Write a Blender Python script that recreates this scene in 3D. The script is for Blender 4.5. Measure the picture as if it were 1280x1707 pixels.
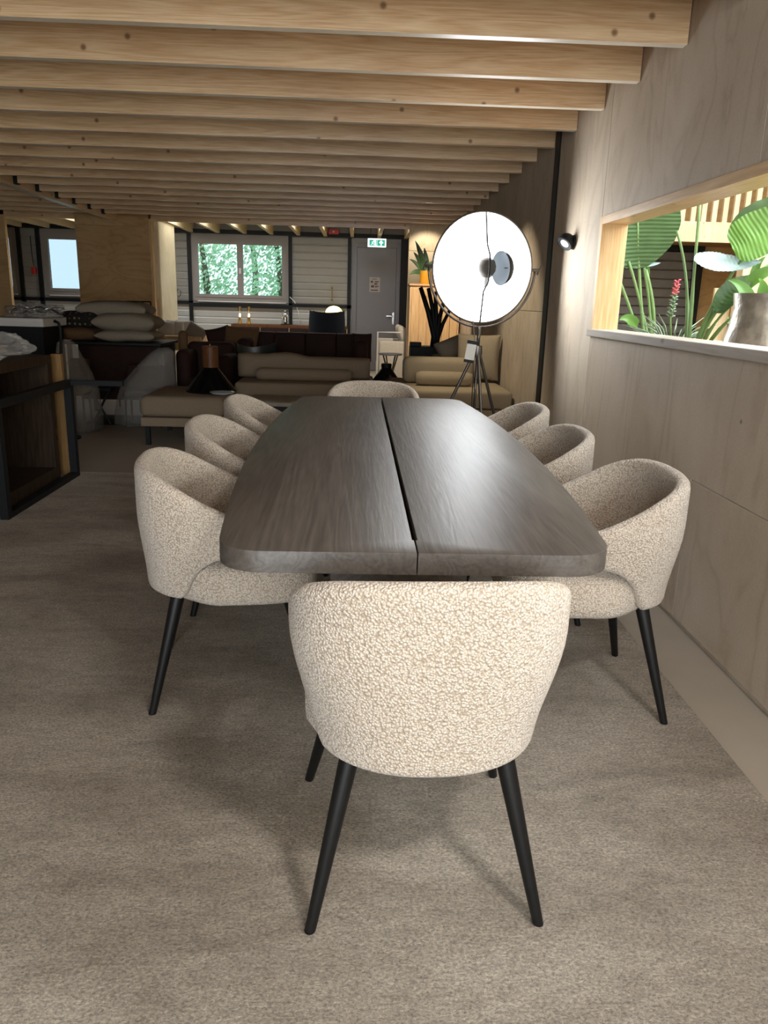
import bpy, bmesh, math, random
from mathutils import Vector, Matrix, noise
random.seed(7)
PI = math.pi
scene = bpy.context.scene
for o in list(bpy.data.objects): bpy.data.objects.remove(o)
COL = scene.collection

# ------------------------------------------------------------------ camera
F, CX, CY, H = 1280.0, 640.0, 853.5, 1.3
_d = Vector((597-CX, 500-CY, F)); _xv = -130.0
_v = Vector((_xv, -(_d.x*_xv+F*F)/_d.y, F))
FW = _d.normalized(); DN = _v.normalized(); RT = DN.cross(FW)      # world axes seen from the camera
cam_data = bpy.data.cameras.new('camera'); cam = bpy.data.objects.new('camera', cam_data); COL.objects.link(cam)
cr = Vector((RT.x, FW.x, -DN.x)); cu = -Vector((RT.y, FW.y, -DN.y)); cb = -Vector((RT.z, FW.z, -DN.z))
cam.matrix_world = Matrix(((cr.x, cu.x, cb.x, 0), (cr.y, cu.y, cb.y, 0), (cr.z, cu.z, cb.z, H), (0, 0, 0, 1)))
cam_data.sensor_fit = 'HORIZONTAL'; cam_data.sensor_width = 36; cam_data.lens = 36.0*F/1280
cam_data.clip_start = 0.05; cam_data.clip_end = 200
scene.camera = cam

# ------------------------------------------------------------------ world, daylight, exposure
SKY = 9.0
w = bpy.data.worlds.new('sky'); scene.world = w; w.use_nodes = True
bg = w.node_tree.nodes['Background']; bg.inputs[0].default_value = (0.86, 0.94, 1.0, 1); bg.inputs[1].default_value = SKY
vs = scene.view_settings
vs.view_transform = 'Standard'; vs.look = 'None'; vs.gamma = 1; vs.use_curve_mapping = False; vs.exposure = 0.4

def portal(name, loc, rot, sx, sy):                                # guides sky light in through a real opening
    l = bpy.data.lights.new(name, 'AREA'); l.shape = 'RECTANGLE'; l.size = sx; l.size_y = sy
    l.cycles.is_portal = True
    o = bpy.data.objects.new(name, l); COL.objects.link(o); o.location = loc; o.rotation_euler = rot
YP, YB = 12.45, 15.0          # partition line, back wall
WX = 1.39                     # right wall face
FRONT_Y = -2.6
portal('portal_front_glazing', (-0.2, FRONT_Y-0.02, 1.45), (PI/2, 0, 0), 3.0, 2.4)
portal('portal_annex_rooflight', (-1.9, 13.25, 2.72), (0, 0, 0), 5.0, .7)
portal('portal_hall_rooflight', (3.95, 2.2, 5.2), (0, 0, 0), 4.8, 8.6)
portal('portal_hall_clerestory', (6.45, .7, 4.0), (0, PI/2, 0), 2.3, 5.6)
portal('portal_back_window', (-2.17, YB+0.1, 1.75), (-PI/2, 0, 0), 1.8, 1.1)
portal('portal_side_window', (-5.6, YB+0.1, 1.75), (-PI/2, 0, 0), 2.2, 1.1)

# ------------------------------------------------------------------ helpers
def _ray(px, py):
    c = Vector((px-CX, py-CY, F)); return Vector((c.dot(RT), c.dot(FW), -c.dot(DN)))
def P(px, py, Y):             # point at distance Y seen at a photo pixel
    r = _ray(px, py); return r*(Y/r.y)+Vector((0, 0, H))
def PZ(px, py, z):
    r = _ray(px, py); return r*((z-H)/r.z)+Vector((0, 0, H))
def PXW(px, py, X):
    r = _ray(px, py); return r*(X/r.x)+Vector((0, 0, H))

WM = {}
def tag(o, label=None, cat=None, group=None, kind=None):
    if label: o['label'] = label
    if cat: o['category'] = cat
    if group: o['group'] = group
    if kind: o['kind'] = kind
    return o
def thing(name, label, cat, loc=(0, 0, 0), rotz=0, group=None):
    o = bpy.data.objects.new(name, None); COL.objects.link(o); o.empty_display_size = 0.1
    o.location = loc; o.rotation_euler = (0, 0, rotz)
    WM[o] = Matrix.Translation(Vector(loc)) @ Matrix.Rotation(rotz, 4, 'Z')
    return tag(o, label, cat, group)

class MB:
    def __init__(s): s.v = []; s.f = []
    def add(s, verts, faces):
        b = len(s.v); s.v += [Vector(p) for p in verts]; s.f += [tuple(b+i for i in f) for f in faces]; return s
    def box(s, x0, x1, y0, y1, z0, z1, M=None):
        vs_ = [Vector((x, y, z)) for z in (z0, z1) for y in (y0, y1) for x in (x0, x1)]
        if M: vs_ = [M @ p for p in vs_]
        return s.add(vs_, [(0, 2, 3, 1), (4, 5, 7, 6), (0, 1, 5, 4), (2, 6, 7, 3), (0, 4, 6, 2), (1, 3, 7, 5)])
    def rbox(s, x0, x1, y0, y1, z0, z1, r=0.02, seg=3, M=None):
        bm = bmesh.new(); bmesh.ops.create_cube(bm, size=1)
        for v in bm.verts: v.co = Vector((x0+(v.co.x+.5)*(x1-x0), y0+(v.co.y+.5)*(y1-y0), z0+(v.co.z+.5)*(z1-z0)))
        bmesh.ops.bevel(bm, geom=bm.edges[:], offset=r, segments=seg, affect='EDGES', profile=0.5)
        return s.frombm(bm, M)
    def frombm(s, bm, M=None):
        bm.verts.ensure_lookup_table(); bm.verts.index_update()
        s.add([M @ v.co if M else v.co.copy() for v in bm.verts], [[v.index for v in f.verts] for f in bm.faces]); bm.free(); return s
    def tube(s, pts, r, n=8, caps=True):
        pts = [Vector(p) for p in pts]; rs = r if isinstance(r, (list, tuple)) else [r]*len(pts)
        rings = []; up = None
        for i, p in enumerate(pts):
            t = (pts[min(i+1, len(pts)-1)]-pts[max(i-1, 0)]).normalized()
            if up is None: up = Vector((0, 0, 1)) if abs(t.z) < .9 else Vector((1, 0, 0))
            a = t.cross(up).normalized(); b = a.cross(t).normalized(); up = b
            rings.append([p+(a*math.cos(k*2*PI/n)+b*math.sin(k*2*PI/n))*rs[i] for k in range(n)])
        return s.loft(rings, True, caps)
    def loft(s, rings, closed=True, caps=True):
        n = len(rings[0]); vv = [p for r in rings for p in r]; ff = []
        for i in range(len(rings)-1):
            for k in range(n if closed else n-1):
                k2 = (k+1) % n; ff.append((i*n+k, i*n+k2, (i+1)*n+k2, (i+1)*n+k))
        if caps: ff.append(tuple(range(n-1, -1, -1))); ff.append(tuple((len(rings)-1)*n+k for k in range(n)))
        return s.add(vv, ff)
    def lathe(s, prof, M=None, n=24, caps=False):
        rings = []
        for r, z in prof:
            ring = [Vector((r*math.cos(k*2*PI/n), r*math.sin(k*2*PI/n), z)) for k in range(n)]
            rings.append([M @ p for p in ring] if M else ring)
        return s.loft(rings, True, caps)
    def prism(s, poly, z0, z1, M=None):
        n = len(poly); vv = [Vector((x, y, z0)) for x, y in poly]+[Vector((x, y, z1)) for x, y in poly]
        if M: vv = [M @ p for p in vv]
        return s.add(vv, [tuple(range(n-1, -1, -1)), tuple(range(n, 2*n))]+[(k, (k+1) % n, n+(k+1) % n, n+k) for k in range(n)])
    def grid(s, fn, nu, nv):
        vv = [fn(i/nu, j/nv) for i in range(nu+1) for j in range(nv+1)]
        return s.add(vv, [(i*(nv+1)+j, (i+1)*(nv+1)+j, (i+1)*(nv+1)+j+1, i*(nv+1)+j+1) for i in range(nu) for j in range(nv)])
    def pillow(s, wd, ht, th, M=None, n=14, seed=0, sag=.0, pinch=.10):
        def fn(sgn):
            def g(u, v):
                a, b = math.sin((u-.5)*PI), math.sin((v-.5)*PI)
                e = (max(0, (1-abs(a)**3.6))*max(0, (1-abs(b)**3.6)))**.72
                cxn = 1-pinch*(1-b*b)*abs(a)**2*.6; cyn = 1-pinch*(1-a*a)*abs(b)**2*.6
                p = Vector((a*wd/2*cxn, b*ht/2*cyn, sgn*th/2*e**.5))
                k = noise.noise(Vector((a*1.7+seed*3.1, b*1.7, sgn+seed)))
                p.z += th*.10*k*e**.5 - sag*(a*a+b*b)*.5
                return M @ p if M else p
            return g
        s.grid(fn(1), n, n); s.grid(fn(-1), n, n); return s
    def build(s, name, mat, parent=None, smooth=False, local=False, weld=True, ang=None):
        me = bpy.data.meshes.new(name)
        vs_ = s.v
        lo = Vector((min(p.x for p in vs_), min(p.y for p in vs_), min(p.z for p in vs_)))
        hi = Vector((max(p.x for p in vs_), max(p.y for p in vs_), max(p.z for p in vs_)))
        c = (lo+hi)/2
        if parent is None: c.z = lo.z
        me.from_pydata([p-c for p in vs_], [], s.f)
        bm = bmesh.new(); bm.from_mesh(me)
        if weld: bmesh.ops.remove_doubles(bm, verts=bm.verts, dist=1e-5)
        bmesh.ops.recalc_face_normals(bm, faces=bm.faces)
        bm.to_mesh(me); bm.free()
        if mat: me.materials.append(mat)
        o = bpy.data.objects.new(name, me); COL.objects.link(o); o.location = c
        if smooth:
            me.shade_smooth()
            if ang is not None: me.set_sharp_from_angle(angle=math.radians(ang))
        if parent is not None:
            o.parent = parent
            if not local: o.matrix_parent_inverse = WM[parent].inverted()
            WM[o] = (WM[parent] if local else Matrix.Identity(4)) @ Matrix.Translation(c)
        else: WM[o] = Matrix.Translation(c)
        return o
def T(x, y=None, z=None):
    return Matrix.Translation(Vector(x) if y is None else Vector((x, y, z)))
def R(a, ax): return Matrix.Rotation(math.radians(a), 4, ax)
def struct(o, label=None): return tag(o, label, None, None, 'structure')
def copy_tree(o, parent=None):
    c = o.copy(); COL.objects.link(c)
    if parent is not None:
        c.parent = parent; c.matrix_parent_inverse = o.matrix_parent_inverse.copy()
    for ch in list(o.children): copy_tree(ch, c)
    return c

# ------------------------------------------------------------------ materials
def new_mat(name):
    m = bpy.data.materials.new(name); m.use_nodes = True; nt = m.node_tree
    return m, nt, nt.nodes['Principled BSDF']
def N(nt, t, **kw):
    n = nt.nodes.new(t)
    for k, v in kw.items():
        if k in ('inp',):
            for a, b in v.items(): n.inputs[a].default_value = b
        else: setattr(n, k, v)
    return n
def L(nt, a, b): nt.links.new(a, b)
def col(c): return (c[0], c[1], c[2], 1)
def s2l(h):
    r = [int(h[i:i+2], 16)/255 for i in (0, 2, 4)]
    return tuple(x/12.92 if x <= .04045 else ((x+.055)/1.055)**2.4 for x in r)
def ramp(nt, pts):
    r = nt.nodes.new('ShaderNodeValToRGB'); e = r.color_ramp.elements
    while len(e) < len(pts): e.new(.5)
    for k, (p, c) in enumerate(pts): e[k].position = p; e[k].color = col(c)
    return r
def coords(nt, scale=(1, 1, 1), rnd=False):
    tc = N(nt, 'ShaderNodeTexCoord'); mp = N(nt, 'ShaderNodeMapping'); mp.inputs['Scale'].default_value = scale
    L(nt, tc.outputs['Object'], mp.inputs['Vector'])
    if rnd:
        oi = N(nt, 'ShaderNodeObjectInfo'); mu = N(nt, 'ShaderNodeMath', operation='MULTIPLY'); mu.inputs[1].default_value = 37
        L(nt, oi.outputs['Random'], mu.inputs[0]); L(nt, mu.outputs[0], mp.inputs['Location'])
    return mp.outputs['Vector']
def simple(name, c, rough=.6, metal=0, var=.08, scale=8, bump=0, bscale=80, spec=.5, emit=None, es=0, sheen=0):
    m, nt, b = new_mat(name); b.inputs['Roughness'].default_value = rough; b.inputs['Metallic'].default_value = metal
    b.inputs['Specular IOR Level'].default_value = spec
    vec = coords(nt); no = N(nt, 'ShaderNodeTexNoise'); no.inputs['Scale'].default_value = scale; no.inputs['Detail'].default_value = 4
    L(nt, vec, no.inputs['Vector'])
    r = ramp(nt, [(.3, tuple(x*(1-var) for x in c)), (.7, tuple(min(1, x*(1+var)) for x in c))])
    L(nt, no.outputs['Fac'], r.inputs['Fac']); L(nt, r.outputs['Color'], b.inputs['Base Color'])
    if bump:
        n2 = N(nt, 'ShaderNodeTexNoise'); n2.inputs['Scale'].default_value = bscale; n2.inputs['Detail'].default_value = 3
        L(nt, vec, n2.inputs['Vector']); bp = N(nt, 'ShaderNodeBump'); bp.inputs['Strength'].default_value = bump; bp.inputs['Distance'].default_value = .004
        L(nt, n2.outputs['Fac'], bp.inputs['Height']); L(nt, bp.outputs[0], b.inputs['Normal'])
    if emit: b.inputs['Emission Color'].default_value = col(emit); b.inputs['Emission Strength'].default_value = es
    if sheen: b.inputs['Sheen Weight'].default_value = sheen
    return m
def wood(name, c0, c1, axis=0, rough=.6, ring=9, knots=True, contrast=1.0, knotc=None, stretch=.07, spec=.3, bump=.15):
    """plain-sawn softwood / oak: grain runs along axis"""
    m, nt, b = new_mat(name); b.inputs['Roughness'].default_value = rough; b.inputs['Specular IOR Level'].default_value = spec
    sc = [1, 1, 1]; sc[axis] = stretch
    vec = coords(nt, (1, 1, 1), True)
    mp = N(nt, 'ShaderNodeMapping'); mp.inputs['Scale'].default_value = sc; L(nt, vec, mp.inputs['Vector'])
    n1 = N(nt, 'ShaderNodeTexNoise'); n1.inputs['Scale'].default_value = ring; n1.inputs['Detail'].default_value = 2; n1.inputs['Distortion'].default_value = .6
    L(nt, mp.outputs[0], n1.inputs['Vector'])
    mu = N(nt, 'ShaderNodeMath', operation='MULTIPLY'); mu.inputs[1].default_value = 9; L(nt, n1.outputs['Fac'], mu.inputs[0])
    fr = N(nt, 'ShaderNodeMath', operation='PINGPONG'); fr.inputs[1].default_value = .5; L(nt, mu.outputs[0], fr.inputs[0])
    n2 = N(nt, 'ShaderNodeTexNoise'); n2.inputs['Scale'].default_value = ring*14; n2.inputs['Detail'].default_value = 3; L(nt, mp.outputs[0], n2.inputs['Vector'])
    ad = N(nt, 'ShaderNodeMath', operation='MULTIPLY_ADD'); ad.inputs[1].default_value = .9*contrast; L(nt, fr.outputs[0], ad.inputs[0]); L(nt, n2.outputs['Fac'], ad.inputs[2])
    r = ramp(nt, [(.35, c0), (1.05, c1)]); L(nt, ad.outputs[0], r.inputs['Fac'])
    out = r.outputs['Color']
    n3 = N(nt, 'ShaderNodeTexNoise'); n3.inputs['Scale'].default_value = 1.3; n3.inputs['Detail'].default_value = 2; L(nt, vec, n3.inputs['Vector'])
    mx0 = N(nt, 'ShaderNodeMix', data_type='RGBA', blend_type='MULTIPLY'); mx0.inputs[0].default_value = 1
    r3 = ramp(nt, [(.3, (.82, .80, .78)), (.7, (1, 1, 1))]); L(nt, n3.outputs['Fac'], r3.inputs['Fac'])
    L(nt, out, mx0.inputs[6]); L(nt, r3.outputs['Color'], mx0.inputs[7]); out = mx0.outputs[2]
    if knots:
        m2 = N(nt, 'ShaderNodeMapping'); s2 = [2.6, 0, 2.6] if axis == 0 else [6, 6, 6]; s2[axis] = 2.6 if axis == 0 else 3.6; m2.inputs['Scale'].default_value = s2; L(nt, vec, m2.inputs['Vector'])
        vo = N(nt, 'ShaderNodeTexVoronoi'); vo.inputs['Scale'].default_value = 1
        if axis == 0:
            sx = N(nt, 'ShaderNodeSeparateXYZ'); cx = N(nt, 'ShaderNodeCombineXYZ'); vo.voronoi_dimensions = '2D'
            L(nt, m2.outputs[0], sx.inputs[0]); L(nt, sx.outputs[0], cx.inputs[0]); L(nt, sx.outputs[2], cx.inputs[1]); L(nt, cx.outputs[0], vo.inputs['Vector'])
        else: L(nt, m2.outputs[0], vo.inputs['Vector'])
        rk = ramp(nt, [(.018, (1, 1, 1)), (.05, (0, 0, 0))] if axis == 0 else [(.035, (1, 1, 1)), (.10, (0, 0, 0))]); L(nt, vo.outputs['Distance'], rk.inputs['Fac'])
        mx = N(nt, 'ShaderNodeMix', data_type='RGBA'); mx.inputs[7].default_value = col(knotc or tuple(x*.35 for x in c1))
        mk = N(nt, 'ShaderNodeMath', operation='MULTIPLY'); mk.inputs[1].default_value = .85
        L(nt, rk.outputs['Color'], mk.inputs[0]); L(nt, mk.outputs[0], mx.inputs[0]); L(nt, out, mx.inputs[6]); out = mx.outputs[2]
    L(nt, out, b.inputs['Base Color'])
    bp = N(nt, 'ShaderNodeBump'); bp.inputs['Strength'].default_value = bump; bp.inputs['Distance'].default_value = .002
    L(nt, ad.outputs[0], bp.inputs['Height']); L(nt, bp.outputs[0], b.inputs['Normal'])
    return m
def boucle(name, c0, c1, scale=190):
    m, nt, b = new_mat(name); b.inputs['Roughness'].default_value = .95; b.inputs['Specular IOR Level'].default_value = .15
    b.inputs['Sheen Weight'].default_value = .25; b.inputs['Sheen Roughness'].default_value = .5
    vec = coords(nt)
    nd = N(nt, 'ShaderNodeTexNoise'); nd.inputs['Scale'].default_value = 60; L(nt, vec, nd.inputs['Vector'])
    mxv = N(nt, 'ShaderNodeMix', data_type='RGBA', blend_type='LINEAR_LIGHT'); mxv.inputs[0].default_value = .004
    L(nt, vec, mxv.inputs[6]); L(nt, nd.outputs['Color'], mxv.inputs[7])
    vo = N(nt, 'ShaderNodeTexVoronoi'); vo.inputs['Scale'].default_value = scale; L(nt, mxv.outputs[2], vo.inputs['Vector'])
    r = ramp(nt, [(.15, c1), (.75, c0)]); L(nt, vo.outputs['Distance'], r.inputs['Fac']); L(nt, r.outputs['Color'], b.inputs['Base Color'])
    iv = N(nt, 'ShaderNodeMath', operation='SUBTRACT'); iv.inputs[0].default_value = 1; L(nt, vo.outputs['Distance'], iv.inputs[1])
    bp = N(nt, 'ShaderNodeBump'); bp.inputs['Strength'].default_value = .8; bp.inputs['Distance'].default_value = .006
    L(nt, iv.outputs[0], bp.inputs['Height']); L(nt, bp.outputs[0], b.inputs['Normal'])
    return m
def rug_mat():
    m, nt, b = new_mat('rug_pile'); b.inputs['Roughness'].default_value = .9; b.inputs['Specular IOR Level'].default_value = .15
    b.inputs['Sheen Weight'].default_value = .3
    vec = coords(nt)
    mp = N(nt, 'ShaderNodeMapping'); mp.inputs['Scale'].default_value = (.7, 1, 1); L(nt, vec, mp.inputs['Vector'])
    f = N(nt, 'ShaderNodeTexNoise'); f.inputs['Scale'].default_value = 165; f.inputs['Detail'].default_value = 5; f.inputs['Roughness'].default_value = .8; f.inputs['Distortion'].default_value = .3; L(nt, mp.outputs[0], f.inputs['Vector'])
    big = N(nt, 'ShaderNodeTexNoise'); big.inputs['Scale'].default_value = 2.4; big.inputs['Detail'].default_value = 5; big.inputs['Roughness'].default_value = .62; big.inputs['Distortion'].default_value = .5
    mb = N(nt, 'ShaderNodeMapping'); mb.inputs['Scale'].default_value = (.7, 1.6, 1); L(nt, vec, mb.inputs['Vector']); L(nt, mb.outputs[0], big.inputs['Vector'])
    r = ramp(nt, [(.37, s2l('8a7c69')), (.63, s2l('f2e3cc'))]); L(nt, f.outputs['Fac'], r.inputs['Fac'])
    rb = ramp(nt, [(.34, (.60, .57, .53)), (.60, (1, 1, 1))]); L(nt, big.outputs['Fac'], rb.inputs['Fac'])
    cl = N(nt, 'ShaderNodeTexNoise'); cl.inputs['Scale'].default_value = 42; cl.inputs['Detail'].default_value = 3; cl.inputs['Roughness'].default_value = .7
    mc = N(nt, 'ShaderNodeMapping'); mc.inputs['Scale'].default_value = (.6, 1.3, 1); L(nt, vec, mc.inputs['Vector']); L(nt, mc.outputs[0], cl.inputs['Vector'])
    rc_ = ramp(nt, [(.36, (.76, .74, .72)), (.56, (1, 1, 1))]); L(nt, cl.outputs['Fac'], rc_.inputs['Fac'])
    mx1 = N(nt, 'ShaderNodeMix', data_type='RGBA', blend_type='MULTIPLY'); mx1.inputs[0].default_value = 1
    L(nt, r.outputs['Color'], mx1.inputs[6]); L(nt, rc_.outputs['Color'], mx1.inputs[7])
    mx = N(nt, 'ShaderNodeMix', data_type='RGBA', blend_type='MULTIPLY'); mx.inputs[0].default_value = 1
    L(nt, mx1.outputs[2], mx.inputs[6]); L(nt, rb.outputs['Color'], mx.inputs[7]); L(nt, mx.outputs[2], b.inputs['Base Color'])
    bp = N(nt, 'ShaderNodeBump'); bp.inputs['Strength'].default_value = 1; bp.inputs['Distance'].default_value = .014
    L(nt, f.outputs['Fac'], bp.inputs['Height']); L(nt, bp.outputs[0], b.inputs['Normal'])
    return m
def ply_mat(name, c0, c1, axis=2, scale=3.0, rough=.7, stain=.2, sat=.12):
    """rotary-cut plywood: broad wandering figure stretched along one axis, a few stains"""
    m, nt, b = new_mat(name); b.inputs['Roughness'].default_value = rough; b.inputs['Specular IOR Level'].default_value = .3
    sc = [1, 1, 1]; sc[axis] = .35
    vec = coords(nt, (1, 1, 1), True); mp = N(nt, 'ShaderNodeMapping'); mp.inputs['Scale'].default_value = sc; L(nt, vec, mp.inputs['Vector'])
    n1 = N(nt, 'ShaderNodeTexNoise'); n1.inputs['Scale'].default_value = scale; n1.inputs['Detail'].default_value = 3; n1.inputs['Distortion'].default_value = .9; L(nt, mp.outputs[0], n1.inputs['Vector'])
    mu = N(nt, 'ShaderNodeMath', operation='MULTIPLY'); mu.inputs[1].default_value = 14; L(nt, n1.outputs['Fac'], mu.inputs[0])
    fr = N(nt, 'ShaderNodeMath', operation='PINGPONG'); fr.inputs[1].default_value = 1; L(nt, mu.outputs[0], fr.inputs[0])
    pw = N(nt, 'ShaderNodeMath', operation='POWER'); pw.inputs[1].default_value = 3; L(nt, fr.outputs[0], pw.inputs[0])
    n2 = N(nt, 'ShaderNodeTexNoise'); n2.inputs['Scale'].default_value = 1.6; n2.inputs['Detail'].default_value = 5; L(nt, vec, n2.inputs['Vector'])
    r = ramp(nt, [(0, c0), (1, c1)])
    mm = N(nt, 'ShaderNodeMath', operation='MULTIPLY_ADD'); mm.inputs[1].default_value = .36
    s3 = N(nt, 'ShaderNodeMath', operation='MULTIPLY_ADD'); s3.inputs[1].default_value = 1.6; s3.inputs[2].default_value = -.55; L(nt, n2.outputs['Fac'], s3.inputs[0])
    L(nt, pw.outputs[0], mm.inputs[0]); L(nt, s3.outputs[0], mm.inputs[2]); L(nt, mm.outputs[0], r.inputs['Fac'])
    n3 = N(nt, 'ShaderNodeTexNoise'); n3.inputs['Scale'].default_value = 260; n3.inputs['Detail'].default_value = 2; L(nt, mp.outputs[0], n3.inputs['Vector'])
    r3 = ramp(nt, [(.3, (.88, .88, .88)), (.7, (1, 1, 1))]); L(nt, n3.outputs['Fac'], r3.inputs['Fac'])
    mx = N(nt, 'ShaderNodeMix', data_type='RGBA', blend_type='MULTIPLY'); mx.inputs[0].default_value = 1
    L(nt, r.outputs['Color'], mx.inputs[6]); L(nt, r3.outputs['Color'], mx.inputs[7])
    vo = N(nt, 'ShaderNodeTexVoronoi'); vo.inputs['Scale'].default_value = 2.6; L(nt, vec, vo.inputs['Vector'])
    rk = ramp(nt, [(.012, (.25, .21, .17)), (.03, (1, 1, 1))]); L(nt, vo.outputs['Distance'], rk.inputs['Fac'])
    mk = N(nt, 'ShaderNodeMix', data_type='RGBA', blend_type='MULTIPLY'); mk.inputs[0].default_value = .8
    L(nt, mx.outputs[2], mk.inputs[6]); L(nt, rk.outputs['Color'], mk.inputs[7]); L(nt, mk.outputs[2], b.inputs['Base Color'])
    bp = N(nt, 'ShaderNodeBump'); bp.inputs['Strength'].default_value = .25; bp.inputs['Distance'].default_value = .012
    L(nt, n1.outputs['Fac'], bp.inputs['Height']); L(nt, bp.outputs[0], b.inputs['Normal'])
    return m
def film_mat(name, tint=(.8, .8, .8), op=.35):
    m, nt, b = new_mat(name); b.inputs['Base Color'].default_value = col(tint); b.inputs['Roughness'].default_value = .18
    vec = coords(nt); n1 = N(nt, 'ShaderNodeTexNoise'); n1.inputs['Scale'].default_value = 14; n1.inputs['Detail'].default_value = 3; n1.inputs['Distortion'].default_value = 1.5
    L(nt, vec, n1.inputs['Vector']); bp = N(nt, 'ShaderNodeBump'); bp.inputs['Strength'].default_value = .9; bp.inputs['Distance'].default_value = .03
    L(nt, n1.outputs['Fac'], bp.inputs['Height']); L(nt, bp.outputs[0], b.inputs['Normal'])
    tr = N(nt, 'ShaderNodeBsdfTransparent'); mx = N(nt, 'ShaderNodeMixShader'); mx.inputs[0].default_value = op
    L(nt, tr.outputs[0], mx.inputs[1]); L(nt, b.outputs[0], mx.inputs[2]); L(nt, mx.outputs[0], nt.nodes['Material Output'].inputs[0])
    return m
def glass_mat(name, refl=.08, tint=(1, 1, 1)):
    m, nt, b = new_mat(name)
    tr = N(nt, 'ShaderNodeBsdfTransparent'); tr.inputs[0].default_value = col(tint); gl = N(nt, 'ShaderNodeBsdfGlossy'); gl.inputs['Roughness'].default_value = .03
    mx = N(nt, 'ShaderNodeMixShader'); mx.inputs[0].default_value = refl
    L(nt, tr.outputs[0], mx.inputs[1]); L(nt, gl.outputs[0], mx.inputs[2]); L(nt, mx.outputs[0], nt.nodes['Material Output'].inputs[0])
    return m

M = {}
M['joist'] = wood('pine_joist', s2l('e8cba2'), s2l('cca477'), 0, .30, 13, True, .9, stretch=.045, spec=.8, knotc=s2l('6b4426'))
M['pine_lit'] = wood('pine_lit_underside', s2l('f4ead9'), s2l('e4d2b6'), 0, .35, 13, False, .5, stretch=.045, spec=.7)  # paler pine colour, painted in for the light on joist and beam undersides
M['pine_z'] = wood('pine_upright', s2l('e3c193'), s2l('cda26c'), 2, .55, 7, True, .6, knotc=s2l('7a5230'))
M['pine_y'] = wood('pine_along', s2l('e6c69a'), s2l('cfa775'), 1, .35, 7, True, .6, knotc=s2l('7a5230'))
M['pine_pale'] = wood('pine_pale', s2l('efdcbb'), s2l('dcc196'), 2, .55, 7, True, .5, knotc=s2l('8a6540'))
M['pale_sill'] = wood('whitewashed_sill', s2l('b9b0a4'), s2l('a29686'), 1, .6, 6, True, .6, knotc=s2l('5d5348'))
M['deck'] = ply_mat('deck_ply', s2l('a98455'), s2l('8f6a3e'), 0)
M['ply_grey'] = ply_mat('ply_greyed', s2l('ccbda9'), s2l('aa9781'), 2, 2.2)
M['ply_warm'] = ply_mat('ply_warm', s2l('c9a878'), s2l('a37c4e'), 0, 3)
M['ply_pale'] = ply_mat('ply_pale', s2l('e0d2b4'), s2l('c4ae84'), 2, 3)
M['boucle'] = boucle('boucle_cream', s2l('a69683'), s2l('ddd0c0'))
M['leg_black'] = simple('black_ash', s2l('0d0c0b'), .5, 0, .2, 60, spec=.35)
M['rug'] = rug_mat()
M['concrete'] = simple('concrete', s2l('a59a8b'), .55, 0, .06, 3, .05, 40)
M['oak_dark'] = wood('smoked_oak', s2l('645d56'), s2l('4b4540'), 1, .46, 9, False, .8, stretch=.05, spec=.5, bump=.25)
M['steel_black'] = simple('black_steel', s2l('131416'), .55, 0, .1, 20, spec=.3)
M['clad'] = simple('grey_cladding', s2l('8f8b84'), .5, .1, .05, 4)
M['clad_low'] = simple('grey_low_cladding', s2l('b5b2ac'), .5, .1, .05, 4)
M['door_grey'] = simple('door_grey', s2l('77757a'), .5, 0, .03, 3)
M['frame_grey'] = simple('window_frame_grey', s2l('8d8580'), .5, 0, .03, 3)
M['glass'] = glass_mat('window_glass', .05, (.40, .46, .46))
M['frost'] = glass_mat('window_glass_blue', .05, (.26, .295, .315))
M['clear'] = glass_mat('clear_glass', .12)
M['beige'] = simple('beige_linen', s2l('9f9078'), .95, 0, .08, 120, .5, 300, .15)
M['linen_dark'] = simple('taupe_linen', s2l('8d7c68'), .95, 0, .08, 120, .5, 300, .15)
M['leather'] = simple('dark_leather', s2l('33201a'), .75, 0, .15, 6, .1, 60, .2)
M['brown_fab'] = simple('brown_fabric', s2l('6b5138'), .9, 0, .1, 60, .3, 200, .2)
M['greige'] = simple('greige_fabric', s2l('8e8373'), .95, 0, .08, 60, .3, 200, .15)
M['white_fab'] = simple('off_white_fabric', s2l('c9c2b6'), .95, 0, .05, 40, .2, 150, .15)
M['navy'] = simple('navy_wool', s2l('262a33'), .9, 0, .1, 60, .3, 200, .2)
M['green_black'] = simple('green_black_shell', s2l('2c322f'), .35, 0, .1, 10)
M['black_gloss'] = simple('black_glass', s2l('0c0d0f'), .12, 0, .1, 8)
M['walnut'] = wood('walnut', s2l('7a4f2d'), s2l('553319'), 2, .45, 12, False, .8)
M['crate'] = wood('old_crate', s2l('41301f'), s2l('281a0d'), 2, .7, 8, True, .9, knotc=s2l('1c1109'))
M['board'] = wood('raw_board', s2l('9a7748'), s2l('7d5c34'), 2, .6, 8, False, .6)
M['film'] = film_mat('plastic_film', (.8, .77, .72), .25)
M['film_dim'] = film_mat('grey_plastic_film', (.45, .42, .38), .40)
M['white_paint'] = simple('white_paint', s2l('d8d5cf'), .5, 0, .03)
M['chrome'] = simple('chrome', (.75, .75, .76), .18, 1, .03)
M['lamp_grey'] = simple('lamp_grey_metal', s2l('6f6a66'), .35, .8, .05)
M['dish_glow'] = simple('dish_inside', (.9, .9, .9), .4, 0, .02, emit=(.93, .97, 1), es=11.5)
M['dish_back'] = simple('dish_back', s2l('2a2826'), .4, .3, .05)
M['bulb'] = simple('lamp_globe', s2l('4a4239'), .6, 0, .1)
M['lamp_inside'] = simple('reflector_satin', s2l('c2cbd3'), .6, 0, .03)
M['bulb_on'] = simple('bulb_lit', (1, 1, 1), .3, emit=(1, .98, .95), es=12)
M['glow_warm'] = simple('warm_glow', (1, .8, .4), .4, emit=(1, .62, .22), es=14)
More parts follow.
